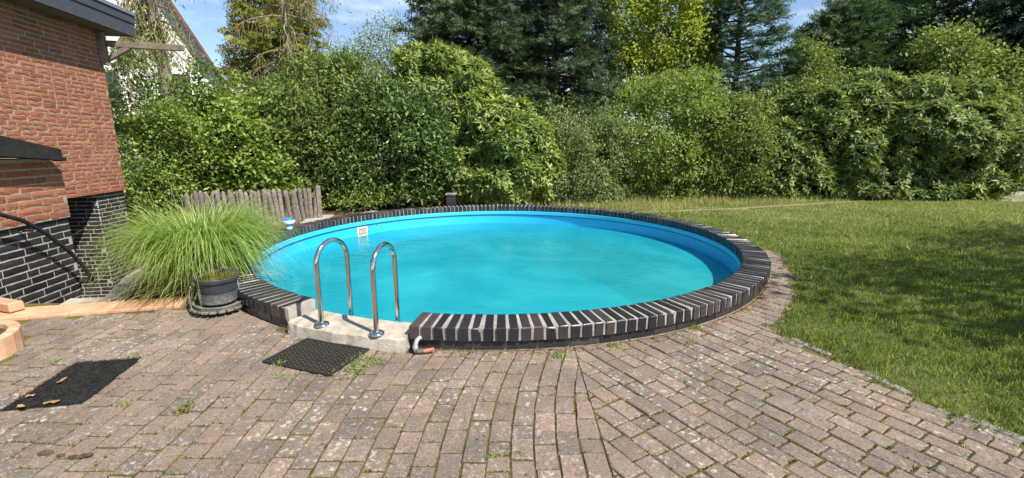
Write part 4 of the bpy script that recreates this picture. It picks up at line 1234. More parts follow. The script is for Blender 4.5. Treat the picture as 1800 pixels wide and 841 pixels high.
def stems(name, base, lobes, parent, mat, seed, n=7, r0=0.035, twigs=30):
    """several stems rising from the base into the lobes, with twigs"""
    r = random.Random(seed); mb = MB(); base = Vector(base)
    for i in range(n):
        l = r.choice(lobes); tip = Vector(l[:3]) + Vector((r.uniform(-.6, .6) * l[3], r.uniform(-.6, .6) * l[4], r.uniform(0, .6) * l[5]))
        b = Vector((base.x + (tip.x - base.x) * 0.25 + r.uniform(-.15, .15), base.y + (tip.y - base.y) * 0.25 + r.uniform(-.1, .1), -0.04))
        mid = b.lerp(tip, 0.5) + Vector((r.uniform(-.15, .15), r.uniform(-.15, .15), 0.1))
        q = r0 * r.uniform(0.6, 1.1)
        mb.tube([b, b.lerp(mid, .5) + Vector((r.uniform(-.04, .04), r.uniform(-.04, .04), 0)), mid, mid.lerp(tip, .55), tip], [q, q * .85, q * .65, q * .45, q * .2], 6)
    for i in range(twigs):
        l = r.choice(lobes); d = Vector((r.gauss(0, 1), r.gauss(0, 1), r.gauss(0.2, 0.8))).normalized()
        a = Vector(l[:3]) + Vector((d.x * l[3], d.y * l[4], d.z * l[5])) * r.uniform(0.3, 0.7)
        b = Vector(l[:3]) + Vector((d.x * l[3], d.y * l[4], d.z * l[5])) * r.uniform(0.95, 1.08)
        if a.z < 0 or b.z < 0: continue
        mb.tube([a, a.lerp(b, .5) + Vector((r.uniform(-.06, .06), r.uniform(-.06, .06), r.uniform(-.06, .06))), b], [0.009, 0.007, 0.003], 4, cap=False)
    return mb.build(name, M[mat], parent)

def shrub(name, label, cat, base, lobes, mat, seed, clumps, per, cr, L, W, style='scatter', group=None, stem_n=7, r0=0.03, twigs=30, stem_mat='bark', **kw):
    e = empty(name, (base[0], base[1], 0), label, cat, group)
    lobes = list(lobes)
    for l in list(lobes):          # skirts of foliage down to the ground
        lo = l[2] - l[5]
        if lo < 1.0: lobes.append((l[0], l[1] + .1, max(.26, lo * .5 + .18), l[3] * .86, l[4] * .8, max(.36, lo * .5 + .3)))
    stems('stems', base, lobes, e, stem_mat, seed + 1, stem_n, r0, twigs)
    foliage('foliage', lobes, mat, e, seed, clumps, per, cr, L, W, style, **kw)
    return e

def plobe(px, py, Y, rpx, rpy, ry):
    """lobe centred at a photo pixel on plane Y, radii given in photo pixels (across, up) and metres (depth)"""
    c = at(px, py, Y); k = Y * 1.0 / 800 * 1.02
    return (c.x, c.y, c.z, rpx * k, ry, rpy * k)

# --- shrubs along the back, left to right -------------------------------------------------------
shrub('ivy_shrub', 'bright green ivy shrub crowding the corner of the brick house', 'shrub', (-6.35, 8.9), [plobe(262, 285, 8.9, 52, 60, .5), plobe(300, 240, 9.3, 52, 55, .55), plobe(235, 310, 8.6, 30, 40, .35)], 'lf_bright', 101, 900, 9, 0.075, 0.075, 0.045, stem_n=6, twigs=40)
shrub('climbing_ivy', 'loose dark ivy climbing in front of the white house wall', 'ivy', (-6.9, 9.8), [plobe(235, 190, 9.8, 34, 62, .4), plobe(290, 175, 10.2, 45, 50, .5), plobe(345, 165, 10.6, 42, 42, .5), plobe(255, 120, 10.2, 30, 25, .4), plobe(215, 130, 9.6, 16, 40, .25)], 'lf_ivy', 103, 640, 7, 0.10, 0.085, 0.055, stem_n=9, r0=0.02, twigs=120, stem_mat='twig', thin=0.44, inner=0.12)
shrub('leafy_shrub', 'bright leafy shrub rising behind the paling fence', 'shrub', (-6.0, 10.6), [plobe(400, 255, 10.5, 62, 62, .7), plobe(345, 285, 10.1, 45, 55, .5), plobe(455, 285, 10.6, 45, 55, .6), plobe(380, 205, 11.0, 55, 40, .6), plobe(430, 215, 11.2, 48, 40, .6), plobe(380, 335, 10.4, 60, 30, .5), plobe(470, 335, 10.6, 50, 28, .5), plobe(310, 335, 9.8, 40, 35, .4)], 'lf_bright', 105, 1700, 9, 0.11, 0.125, 0.07, stem_n=8, twigs=50, rough=0.2)
shrub('mixed_hedge', 'tangled dark green hedge with brown twigs behind fence end', 'hedge', (-4.8, 11.8), [plobe(520, 235, 11.6, 60, 85, .8), plobe(475, 205, 12.2, 55, 60, .8), plobe(575, 215, 12.0, 52, 85, .8), plobe(545, 160, 12.8, 65, 50, .8), plobe(610, 165, 12.8, 55, 50, .8)], 'lf_mixed', 107, 1700, 9, 0.09, 0.115, 0.055, stem_n=14, twigs=220, stem_mat='twig', rough=0.22, inner=0.4)
shrub('airy_shrub', 'airy upright shrub with narrow leaves against the sky', 'shrub', (-3.8, 14.2), [plobe(640, 150, 14.0, 42, 58, .7), plobe(690, 160, 14.2, 48, 60, .8), plobe(665, 90, 14.4, 42, 42, .6), plobe(610, 120, 14.2, 30, 42, .6)], 'lf_grey', 109, 800, 8, 0.16, 0.12, 0.03, stem_n=12, r0=0.02, twigs=120, stem_mat='twig', thin=0.3, rough=0.3)
shrub('laurel_bush', 'glossy dark laurel bush behind the pool left of the pillar', 'bush', (-2.9, 11.8), [plobe(690, 275, 11.6, 92, 88, .9), plobe(640, 300, 11.4, 60, 62, .6), plobe(740, 260, 11.9, 55, 88, .8), plobe(690, 205, 12.2, 68, 48, .8)], 'lf_laurel', 111, 2300, 8, 0.11, 0.135, 0.058, stem_n=10, twigs=60, rough=0.2)
shrub('tall_rhododendron', 'tallest rhododendron with pale leaf rosettes behind the pool', 'bush', (-1.6, 13.0), [plobe(780, 200, 12.9, 80, 82, .9), plobe(735, 160, 13.2, 50, 60, .7), plobe(795, 125, 13.2, 50, 48, .7), plobe(840, 190, 12.8, 48, 65, .7), plobe(760, 120, 13.3, 38, 36, .6)], 'lf_rhodo', 113, 2300, 9, 0.09, 0.195, 0.062, 'rosette', stem_n=10, r0=0.045, twigs=30, rough=0.2, tint_mid=0.56)
shrub('round_rhododendron', 'round pale green rhododendron close behind the black pool rim', 'bush', (-0.3, 12.2), [plobe(880, 275, 12.0, 78, 82, .9), plobe(835, 300, 11.8, 55, 58, .6), plobe(925, 290, 12.0, 52, 68, .7), plobe(880, 228, 12.3, 58, 42, .7)], 'lf_rhodo', 115, 2300, 9, 0.09, 0.185, 0.06, 'rosette', stem_n=10, r0=0.04, twigs=30, rough=0.2, tint_mid=0.58)
shrub('clipped_bush', 'dense small-leaved grey-green bush, lower than the rhododendrons beside it', 'bush', (1.7, 12.7), [plobe(1010, 295, 12.6, 72, 72, .8), plobe(965, 305, 12.4, 45, 58, .6), plobe(1055, 290, 12.6, 42, 72, .7), plobe(1010, 245, 12.9, 60, 34, .7)], 'lf_grey', 117, 2000, 9, 0.065, 0.075, 0.038, stem_n=9, twigs=60, rough=0.13)
shrub('pale_shrub', 'light green loose shrub under the yellowing tree', 'shrub', (4.5, 13.6), [plobe(1170, 250, 13.4, 88, 82, .9), plobe(1120, 270, 13.2, 52, 75, .7), plobe(1180, 180, 13.8, 72, 50, .8), plobe(1225, 215, 13.8, 50, 70, .7)], 'lf_pale', 119, 1900, 9, 0.085, 0.10, 0.05, stem_n=14, twigs=200, stem_mat='twig', rough=0.2)
shrub('twiggy_shrub', 'shrub with bare brown twigs showing at its foot, beyond the lawn', 'shrub', (6.4, 13.6), [plobe(1285, 255, 13.4, 72, 75, .8), plobe(1240, 285, 13.2, 45, 52, .6), plobe(1320, 275, 13.3, 48, 62, .7), plobe(1290, 200, 13.8, 55, 38, .7)], 'lf_mixed', 121, 1300, 9, 0.09, 0.11, 0.048, stem_n=26, r0=0.02, twigs=380, stem_mat='twig', rough=0.24, thin=0.12, tint_mid=0.6)
shrub('leaning_rhododendron', 'medium rhododendron between the twiggy shrub and the largest one', 'bush', (9.0, 13.9), [plobe(1425, 255, 13.6, 68, 88, .9), plobe(1385, 285, 13.4, 48, 62, .6), plobe(1440, 195, 14.0, 66, 48, .8)], 'lf_rhodo_dark', 123, 1500, 9, 0.10, 0.18, 0.062, 'rosette', stem_n=10, r0=0.04, twigs=30, rough=0.22)
shrub('broad_rhododendron', 'broadest rhododendron, a dark mound at the far end of the lawn', 'bush', (11.8, 13.9), [plobe(1590, 255, 13.7, 120, 92, 1.3), plobe(1500, 260, 13.6, 66, 88, .9), plobe(1690, 275, 13.6, 72, 72, 1.0), plobe(1570, 185, 14.2, 92, 55, 1.1), plobe(1660, 205, 14.2, 82, 55, 1.1), plobe(1730, 290, 13.6, 40, 55, .7)], 'lf_rhodo_dark', 125, 3600, 9, 0.10, 0.18, 0.062, 'rosette', stem_n=16, r0=0.05, twigs=60, rough=0.22, tint_mid=0.52)
shrub('seedling_shrub', 'yellowish low growth beside the green post at right', 'shrub', (14.6, 14.0), [plobe(1745, 315, 13.9, 26, 26, .35), plobe(1700, 335, 13.2, 30, 18, .3)], 'lf_bright', 127, 170, 8, 0.08, 0.08, 0.045, stem_n=4, r0=0.012, twigs=10)
shrub('ground_cover', 'low leafy plant at the foot of the laurel beside the fence post', 'plant', (-3.5, 10.6), [plobe(605, 352, 10.7, 34, 14, .3), plobe(650, 348, 10.8, 30, 12, .3)], 'lf_pale', 129, 90, 7, 0.07, 0.09, 0.04, stem_n=3, r0=0.008, twigs=6)

shrub('back_hedge', 'dark hedge in the background between clipped bush and pale shrub', 'hedge', (2.9, 15.6), [plobe(1060, 260, 15.4, 70, 60, .9), plobe(1120, 240, 15.6, 60, 60, .9), plobe(960, 240, 15.4, 70, 60, .9)], 'lf_mixed', 131, 800, 8, 0.15, 0.13, 0.06, stem_n=8, twigs=40)
shrub('back_hedge', 'dark hedge in the background between the two right-hand rhododendrons and fir', 'hedge', (8.2, 15.8), [plobe(1350, 230, 15.6, 70, 60, .9), plobe(1430, 210, 15.8, 70, 60, .9), plobe(1280, 235, 15.6, 60, 50, .9)], 'lf_mixed', 133, 800, 8, 0.15, 0.13, 0.06, stem_n=8, twigs=40)
# --- trees --------------------------------------------------------------------------------------
def conifer(name, label, base, H, prof, mat, seed, nbr, spb, L, droop=0.25, lift=0.0, fingers=3, width=0.11, trunk_r=0.2, zmin=0.3, group=None, tint_mid=0.5, bark='bark', bare=0.2, hang=0.0, upright=0.35):
    """trunk with whorled boughs carrying flat sprays; prof(t) is the bough length at height fraction t"""
    rng = np.random.default_rng(seed); r = random.Random(seed)
    e = empty(name, (base[0], base[1], 0), label, 'tree', group)
    tb = MB(); bx, by = base
    tb.tube([(bx, by, -0.1), (bx + .05, by, H * .3), (bx - .04, by + .03, H * .65), (bx, by, H)], [trunk_r, trunk_r * .8, trunk_r * .45, 0.03], 10)
    P, D, U, Tn = [], [], [], []
    for i in range(nbr):
        t = zmin / H + (1 - zmin / H) * (i + r.random()) / nbr
        z = H * t; an = i * 2.39996 + r.uniform(-.4, .4); ln = prof(t) * r.uniform(0.72, 1.12)
        if ln < 0.15: continue
        hd = np.array([math.cos(an), math.sin(an), 0.0])
        side = np.array([-hd[1], hd[0], 0.0])
        a = np.array([bx, by, z]); s = np.linspace(0, 1, 5)
        pts = [a + hd * ln * k + np.array([0, 0, ln * (lift * k - droop * k * k)]) for k in s]
        q = 0.012 + 0.016 * ln
        tb.tube([Vector(p) for p in pts], [q * (1 - .8 * k) for k in s], 5, cap=False)
        m = max(3, int(spb * ln))
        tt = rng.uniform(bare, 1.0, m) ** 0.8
        off = rng.normal(size=m) * 0.20 * ln * (1.1 - tt * 0.75)
        base_p = a + hd * (ln * tt)[:, None] + np.stack([0 * tt, 0 * tt, ln * (lift * tt - droop * tt * tt)], 1) + side * off[:, None] + rng.normal(size=(m, 3)) * 0.06
        d = hd * 0.75 + side * np.sign(off)[:, None] * 0.5 + rng.normal(size=(m, 3)) * 0.3 + np.array([0, 0, lift - 2 * droop]) * 0.35 - np.array([0, 0, hang])
        P.append(base_p); D.append(d); U.append(np.array([0, 0, 1.0]) * (1 - upright) + hd * upright + rng.normal(size=(m, 3)) * (0.25 + upright * .5))
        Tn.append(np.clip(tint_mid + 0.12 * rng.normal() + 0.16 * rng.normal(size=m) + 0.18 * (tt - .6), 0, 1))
    P, D, U, Tn = map(np.concatenate, (P, D, U, Tn))
    V, T, k = spray_arrays(P, D, U, L * rng.uniform(0.7, 1.3, len(P)), fingers, width)
    tb.build('trunk', M[bark], e)
    tri_mesh('crown', V, T, M[mat], e, np.repeat(Tn, 2 * k))
    return e

conifer('blue_cypress', 'tall dark blue-green cypress behind the tallest rhododendron', (-1.5, 17.2), 9.5, lambda t: 3.3 * (1 - t) ** 0.45 if t > 0.12 else 2.6, 'lf_cypress', 201, 250, 46, 0.34, droop=0.12, lift=0.22, upright=0.5, trunk_r=0.22)
conifer('blue_cypress', 'dark cypress right of the tallest one, left of the yellowing tree', (1.6, 17.8), 9.5, lambda t: 2.7 * (1 - t) ** 0.4 if t > 0.12 else 2.2, 'lf_cypress', 203, 230, 46, 0.34, droop=0.12, lift=0.2, upright=0.5, trunk_r=0.2)
conifer('golden_cypress', 'golden green conifer beside the white gable, hung with bare twigs', (-8.6, 18.0), 9.5, lambda t: 2.35 * (1 - t) ** 0.5 if t > 0.1 else 2.0, 'lf_gold', 205, 190, 46, 0.36, droop=0.22, lift=0.25, upright=0.55, hang=0.3, trunk_r=0.2)
conifer('feathery_fir', 'feathery blue-green fir with gaps of sky between its boughs', (8.6, 18.4), 10.0, lambda t: 2.7 * (1 - t) ** 0.7 + 0.3, 'lf_fir', 207, 165, 44, 0.34, droop=-0.05, lift=0.12, upright=0.2, trunk_r=0.16, bare=0.3)
conifer('dark_yew', 'dark spreading yew above the broadest rhododendron, left half', (13.4, 19.5), 7.0, lambda t: 2.9 * (1 - t) ** 0.5 + 0.1, 'lf_yew', 209, 170, 46, 0.36, droop=0.0, lift=0.55, upright=0.5, trunk_r=0.2)
conifer('dark_yew', 'dark spreading yew nearer the right edge, beside the spruce', (16.8, 19.6), 8.6, lambda t: 3.1 * (1 - t) ** 0.5 + 0.1, 'lf_yew', 211, 160, 46, 0.36, droop=0.0, lift=0.5, upright=0.5, trunk_r=0.2)
conifer('weeping_spruce', 'very dark drooping spruce at the right edge', (18.9, 17.6), 11.0, lambda t: 3.2 * (1 - t) ** 0.6 + 0.2, 'lf_spruce', 213, 190, 44, 0.40, droop=0.45, lift=0.1, upright=0.3, hang=0.55, trunk_r=0.25)

def broadleaf(name, label, base, H, lobes, mat, seed, clumps, per, cr, L, W, trunk_r=0.14, bark='bark', limbs=14, **kw):
    e = empty(name, (base[0], base[1], 0), label, 'tree'); r = random.Random(seed); tb = MB(); b = Vector((base[0], base[1], -0.1))
    top = Vector((base[0] + .1, base[1], H))
    tb.tube([b, b.lerp(top, .3) + Vector((.06, 0, 0)), b.lerp(top, .65), top], [trunk_r, trunk_r * .8, trunk_r * .5, 0.03], 10)
    for i in range(limbs):
        l = r.choice(lobes); tip = Vector(l[:3]) + Vector((r.gauss(0, .45) * l[3], r.gauss(0, .45) * l[4], r.gauss(.1, .4) * l[5]))
        s = b.lerp(top, r.uniform(.3, .85)); m_ = s.lerp(tip, .5) + Vector((0, 0, .25))
        tb.tube([s, m_, tip], [trunk_r * .38, trunk_r * .24, 0.012], 6)
    tb.build('trunk', M[bark], e)
    foliage('crown', lobes, mat, e, seed, clumps, per, cr, L, W, **kw)
    return e
broadleaf('yellowing_tree', 'broadleaf tree with yellowing leaves standing above the pale shrub', (5.3, 18.6), 7.4, [plobe(1160, 60, 18.3, 78, 88, 1.6), plobe(1120, 140, 18.2, 52, 62, 1.1), plobe(1210, 90, 18.5, 52, 82, 1.3), plobe(1150, -60, 18.6, 72, 78, 1.5), plobe(1205, 165, 18.2, 40, 42, .9)], 'lf_yellow', 301, 2100, 12, 0.17, 0.15, 0.085, thin=0.16, tint_mid=0.45, rough=0.25, inner=0.35)
broadleaf('young_maple', 'fresh green broadleaf tree between the yew and the spruce', (15.8, 16.8), 5.2, [plobe(1690, 130, 16.5, 62, 45, 1.0), plobe(1650, 95, 16.8, 40, 42, .9), plobe(1735, 165, 16.4, 48, 50, .9), plobe(1700, 210, 16.3, 70, 45, .9)], 'lf_mixed', 303, 900, 9, 0.17, 0.14, 0.09, rough=0.28, inner=0.3, tint_mid=0.72)
broadleaf('slender_alder', 'light green young tree between the fir and the yew', (9.9, 17.6), 4.6, [plobe(1425, 140, 17.2, 34, 52, .9), plobe(1470, 160, 17.0, 42, 45, .9), plobe(1440, 200, 16.8, 60, 30, .8)], 'lf_mixed', 305, 620, 9, 0.15, 0.11, 0.06, rough=0.3, inner=0.3, tint_mid=0.62)
# bare drooping larches
def larch(name, label, base, H, seed, nbr, reach, hang_n, trunk_r=0.16, mat='twig', z0=2.2, fringe=None, azi=None, droopy=0.55, tm='bark_pale'):
    r = random.Random(seed); e = empty(name, (base[0], base[1], 0), label, 'tree'); bx, by = base
    MB().tube([(bx, by, -.1), (bx + .08, by, H * .35), (bx - .05, by, H * .7), (bx, by, H)], [trunk_r, trunk_r * .85, trunk_r * .55, .03], 10).build('trunk', M[tm], e)
    mb = MB(); PP, DD = [], []
    for i in range(nbr):
        z = r.uniform(z0, H); an = r.uniform(0, TAU) if azi is None else r.choice(azi) + r.gauss(0, .35); ln = reach * r.uniform(.5, 1.1) * (1 - .45 * z / H)
        hd = Vector((math.cos(an), math.sin(an), 0)); up = r.uniform(-.05, .35)
        pts = [Vector((bx, by, z)) + hd * ln * k + Vector((0, 0, ln * (up * k - droopy * k * k))) + Vector((r.uniform(-.05, .05), r.uniform(-.05, .05), r.uniform(-.05, .05))) * (k > 0) for k in (0, .25, .5, .75, 1)]
        mb.tube(pts, [.03, .024, .018, .011, .005], 5, cap=False)
        for j in range(hang_n):
            k = r.uniform(.15, 1); f = k * 4; i0 = min(3, int(f)); p = pts[i0].lerp(pts[i0 + 1], f - i0)
            l2 = r.uniform(.25, .95); sd = Vector((r.gauss(0, .35), r.gauss(0, .35), 0))
            q1 = p + sd * l2 * .5 + Vector((0, 0, -l2 * .35)); q2 = p + sd * l2 * .8 + Vector((0, 0, -l2))
            mb.tube([p, q1, q2], [.007, .005, .002], 3, cap=False)
            for _ in range(3):
                PP.append(p.lerp(q2, r.random())); DD.append((r.gauss(0, .5), r.gauss(0, .5), -.8))
    mb.build('branches', M[mat], e)
    if fringe:
        rng = np.random.default_rng(seed); P = np.array([tuple(p) for p in PP]); D = np.array(DD)
        k = np.repeat(np.arange(len(P)), fringe[1]); n = len(k)
        P = P[k] + rng.normal(size=(n, 3)) * 0.06; D = D[k] + rng.normal(size=(n, 3)) * .3
        V, T = leaf_arrays(P, D, rng.normal(size=(n, 3)), 0.12 * rng.uniform(.6, 1.3, n), 0.03 * np.ones(n))
        tri_mesh('foliage', V, T, M[fringe[0]], e, np.repeat(np.clip(.5 + .2 * rng.normal(size=n), 0, 1), 2))
    return e
larch('ivy_hung_trunk', 'pale leaning trunk hung with trailing strands before the white gable', (-7.95, 10.9), 7.5, 401, 46, 1.25, 16, 0.17, z0=3.4, fringe=('lf_gold', 2), droopy=1.0)
larch('bare_larch', 'half-dead larch with bare drooping grey branches left of the sky gap', (-6.3, 13.6), 8.5, 403, 70, 2.4, 12, 0.11, z0=2.6, fringe=('lf_gold', 1), droopy=0.5)
larch('leafless_larch', 'leafless brown larch above the yews at top right', (16.4, 22.5), 9.5, 405, 60, 2.8, 10, 0.16, z0=5.0, droopy=0.35)

# far wood closing the horizon behind the garden
def far_wood():
    lobes = []
    r = random.Random(77)
    for x in range(-22, 34, 2):
        h = r.uniform(2.2, 3.6)
        lobes.append((x + r.uniform(-.8, .8), 24 + r.uniform(-1, 1), h * .5, 1.9, 1.2, h * .62))
    o = foliage('distant_trees', lobes, 'lf_mixed', None, 501, 3200, 6, 0.22, 0.2, 0.13, inner=0.2, low=-0.4, tint_mid=0.4, bosses=4)
    tag(o, 'dark green belt of trees closing the garden behind the shrubs', 'trees', kind='stuff')
far_wood()
# trees beside and behind the photographer: they shade the lawn
broadleaf('garden_oak', 'tall oak right of the lawn, outside the picture', (9.1, 1.3), 6.6, [(8.9, 1.4, 5.2, 2.1, 1.9, 1.4), (7.55, 2.4, 4.6, 1.35, 1.3, 1.0), (10.5, 2.8, 4.9, 1.8, 1.4, 1.1), (8.3, -0.1, 4.9, 1.6, 1.5, 1.1)], 'lf_mixed', 601, 600, 7, 0.26, 0.16, 0.095, trunk_r=.2, thin=0.34, inner=.3, bosses=4)
broadleaf('garden_birch', 'birch right of the lawn, outside the picture', (13.0, 4.6), 6.4, [(12.6, 5.0, 5.0, 1.9, .7, .8), (10.9, 4.5, 4.6, 1.4, .5, .6), (14.6, 5.4, 4.9, 1.7, .8, .8)], 'lf_mixed', 603, 330, 7, 0.2, 0.15, 0.09, trunk_r=.16, thin=0.24, inner=.35, bosses=4)

# --- silver grass clump -------------------------------------------------------------------------
def blades(name, roots, dirs, length, width, segs, droop, mat, parent, rng, tint):
    """arching ribbon blades"""
    n = len(roots); dirs = nrmz(dirs); hz = dirs.copy(); hz[:, 2] = 0; hz = nrmz(hz); side = np.stack([-hz[:, 1], hz[:, 0], 0 * hz[:, 0]], 1)
    tw = rng.normal(size=n) * 0.5; side = nrmz(side * np.cos(tw)[:, None] + np.cross(side, dirs) * np.sin(tw)[:, None])
    rows = []; p = roots.copy(); d = dirs.copy()
    for k in range(segs + 1):
        f = k / segs; wd = width * (1 - f ** 1.6) * (0.55 + 0.45 * min(1, f * 4)) + 0.0006
        rows.append((p - side * wd[:, None] * .5, p + side * wd[:, None] * .5))
        d = d + np.array([0, 0, -1.0]) * (droop * (0.10 + 2.4 * f ** 1.5) / segs)[:, None] + hz * (0.10 * droop / segs)[:, None]
        d = nrmz(d); p = p + d * (length / segs)[:, None]
        p[:, 2] = np.maximum(p[:, 2], 0.015)
    V = np.stack([np.stack(q, 1) for q in rows], 1).reshape(-1, 3)
    b = (np.arange(n) * 2 * (segs + 1))[:, None]; T = []
    for k in range(segs):
        T += [b + [2 * k, 2 * k + 1, 2 * k + 3], b + [2 * k, 2 * k + 3, 2 * k + 2]]
    T = np.concatenate(T, 1).reshape(-1, 3)
    return tri_mesh(name, V, T, M[mat], parent, np.repeat(np.clip(tint, 0, 1), 2 * segs))
def silver_grass():
    rng = np.random.default_rng(801); c = np.array([-3.38, 4.86, 0.0]); n = 5600
    e = empty('silver_grass', tuple(c), 'big fountain of ornamental grass arching over the pool rim', 'ornamental grass')
    an = rng.uniform(0, TAU, n); rr_ = 0.30 * np.sqrt(rng.random(n))
    roots = c + np.stack([np.cos(an) * rr_, np.sin(an) * rr_, 0.02 + 0 * an], 1)
    an2 = an + rng.normal(size=n) * .5; tilt = np.abs(rng.normal(size=n)) * 0.13 + 0.02 + 0.42 * rr_ + (rng.random(n) < .05) * .35
    dirs = np.stack([np.cos(an2) * np.sin(tilt), np.sin(an2) * np.sin(tilt), np.cos(tilt)], 1)
    L = rng.uniform(.5, 1.30, n)
    blades('blades', roots, dirs, L, 0.0115 * rng.uniform(.6, 1.3, n), 8, 1.9 + 1.7 * rng.random(n) + .3 * tilt, 'lf_grass', e, rng, 0.55 + 0.22 * rng.normal(size=n))
    n = 420   # dry old blades at the base
    an = rng.uniform(0, TAU, n); rr_ = 0.34 * np.sqrt(rng.random(n))
    roots = c + np.stack([np.cos(an) * rr_, np.sin(an) * rr_, 0.02 + 0 * an], 1); tilt = rng.uniform(.5, 1.2, n)
    dirs = np.stack([np.cos(an) * np.sin(tilt), np.sin(an) * np.sin(tilt), np.cos(tilt)], 1)
    blades('dry_blades', roots, dirs, rng.uniform(.3, .8, n), 0.008 * np.ones(n), 5, 2.2 + 0 * an, 'dry_blade', e, rng, .7 + .2 * rng.normal(size=n))
    mb = MB(); r = random.Random(4)
    for i in range(3):
        x, y = -3.52 + r.uniform(-.2, .1), 4.80 + r.uniform(-.1, .1)
        mb.tube([(x, y, .1), (x + r.uniform(-.1, .1), y, .7), (x + r.uniform(-.2, .2), y + .02, 1.1 + .05 * i)], [.005, .004, .002], 4)
    mb.build('flower_stems', M['twig'], e)
silver_grass()

# --- lawn blades --------------------------------------------------------------------------------
def inside(P, poly):
    c = np.zeros(len(P), bool); x, y = P[:, 0], P[:, 1]; n = len(poly); j = n - 1
    for i in range(n):
        xi, yi = poly[i]; xj, yj = poly[j]
        k = ((yi > y) != (yj > y)) & (x < (xj - xi) * (y - yi) / (yj - yi + 1e-12) + xi); c ^= k; j = i
    return c
def lawn_blades():
    rng = np.random.default_rng(901); Ps = []; Sc = []
    for (x0, x1, y0, y1, den, sc) in ((2.1, 6.5, 1.5, 5.0, 4200, 1.0), (2.3, 9.0, 5.0, 8.0, 2300, 1.25), (1.0, 13.0, 8.0, 14.4, 1000, 1.7), (6.5, 9.0, 2.0, 5.0, 1200, 1.3), (9.0, 12.0, 4.0, 8.0, 700, 1.6), (13.0, 17, 8, 14.3, 400, 2.0)):
        n = int((x1 - x0) * (y1 - y0) * den); P = np.stack([rng.uniform(x0, x1, n), rng.uniform(y0, y1, n)], 1)
        k = (np.abs(P[:, 0]) < 1.16 * P[:, 1] + 0.5); P = P[k]; Ps.append(P); Sc.append(np.full(len(P), sc))
    P = np.concatenate(Ps); S = np.concatenate(Sc)
    q = np.stack([P[:, 0] + 0.035 + 0.05 * snoise(np.c_[P, 0 * S], 9) + 0.02 * rng.normal(size=len(P)), P[:, 1]], 1)
    k = inside(q, LAWN); tr = np.array(trk)
    dist = np.full(len(P), 9.0)
    for i in range(len(tr) - 1):
        a, b = tr[i], tr[i + 1]; ab = b - a; t = np.clip(((P - a) @ ab) / (ab @ ab), 0, 1); dist = np.minimum(dist, np.linalg.norm(P - a - t[:, None] * ab, axis=1))
    k &= dist > 0.14 + 0.05 * rng.random(len(P)); P, S = P[k], S[k]; n = len(P)
    P3 = np.c_[P, np.zeros(n)]
    dry = 0.35 * snoise(P3, .8, 2) + 0.25 * snoise(P3, 2.3, 5) + 0.12 * snoise(P3, 7, 1)
    an = rng.uniform(0, TAU, n); tilt = np.abs(rng.normal(size=n)) * .55
    D = np.stack([np.cos(an) * np.sin(tilt), np.sin(an) * np.sin(tilt), np.cos(tilt)], 1)
    tall = 1 + 0.35 * snoise(P3, 3.1, 8) + 0.3 * np.maximum(0, snoise(P3, 11, 4)); tall = tall * np.where(rng.random(n) < .012, 1.9, 1)
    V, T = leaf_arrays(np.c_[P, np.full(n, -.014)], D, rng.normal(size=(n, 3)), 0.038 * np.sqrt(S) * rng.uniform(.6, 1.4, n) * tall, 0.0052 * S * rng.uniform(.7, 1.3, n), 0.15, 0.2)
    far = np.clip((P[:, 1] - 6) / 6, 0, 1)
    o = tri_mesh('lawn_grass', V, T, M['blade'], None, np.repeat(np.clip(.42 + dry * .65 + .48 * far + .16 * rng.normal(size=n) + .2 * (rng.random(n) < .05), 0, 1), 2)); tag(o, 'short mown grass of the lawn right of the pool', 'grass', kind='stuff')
    # rough dry grass along the shrubs
    n = 15000; P = np.stack([rng.uniform(0.4, 13.0, n), rng.uniform(10.6, 13.6, n)], 1)
    line = np.interp(P[:, 0], [0, 3.7, 7.4, 10, 14], [10.4, 11.0, 12.2, 12.9, 13.2])
    k = (P[:, 1] > line) & (np.hypot(P[:, 0] - PC.x, P[:, 1] - PC.y) > 3.7); P = P[k]; n = len(P)
    k = rng.random(n) < np.interp(P[:, 0], [0, 3, 7, 9, 13], [.5, 1, 1, .5, .25]); P = P[k]; n = len(P)
    an = rng.uniform(0, TAU, n); tilt = np.abs(rng.normal(size=n)) * .35
    D = np.stack([np.cos(an) * np.sin(tilt), np.sin(an) * np.sin(tilt), np.cos(tilt)], 1)
    o = blades('meadow_grass', np.c_[P, np.full(n, -.02)], D, rng.uniform(.08, .27, n), .010 * np.ones(n), 3, .7 + .6 * rng.random(n), 'dry_blade', None, rng, .5 + .28 * snoise(np.c_[P, 0 * an], 1.6, 3) + .15 * rng.normal(size=n))
    tag(o, 'rough dry grass left unmown along the foot of the shrubs', 'grass', kind='stuff')
lawn_blades()

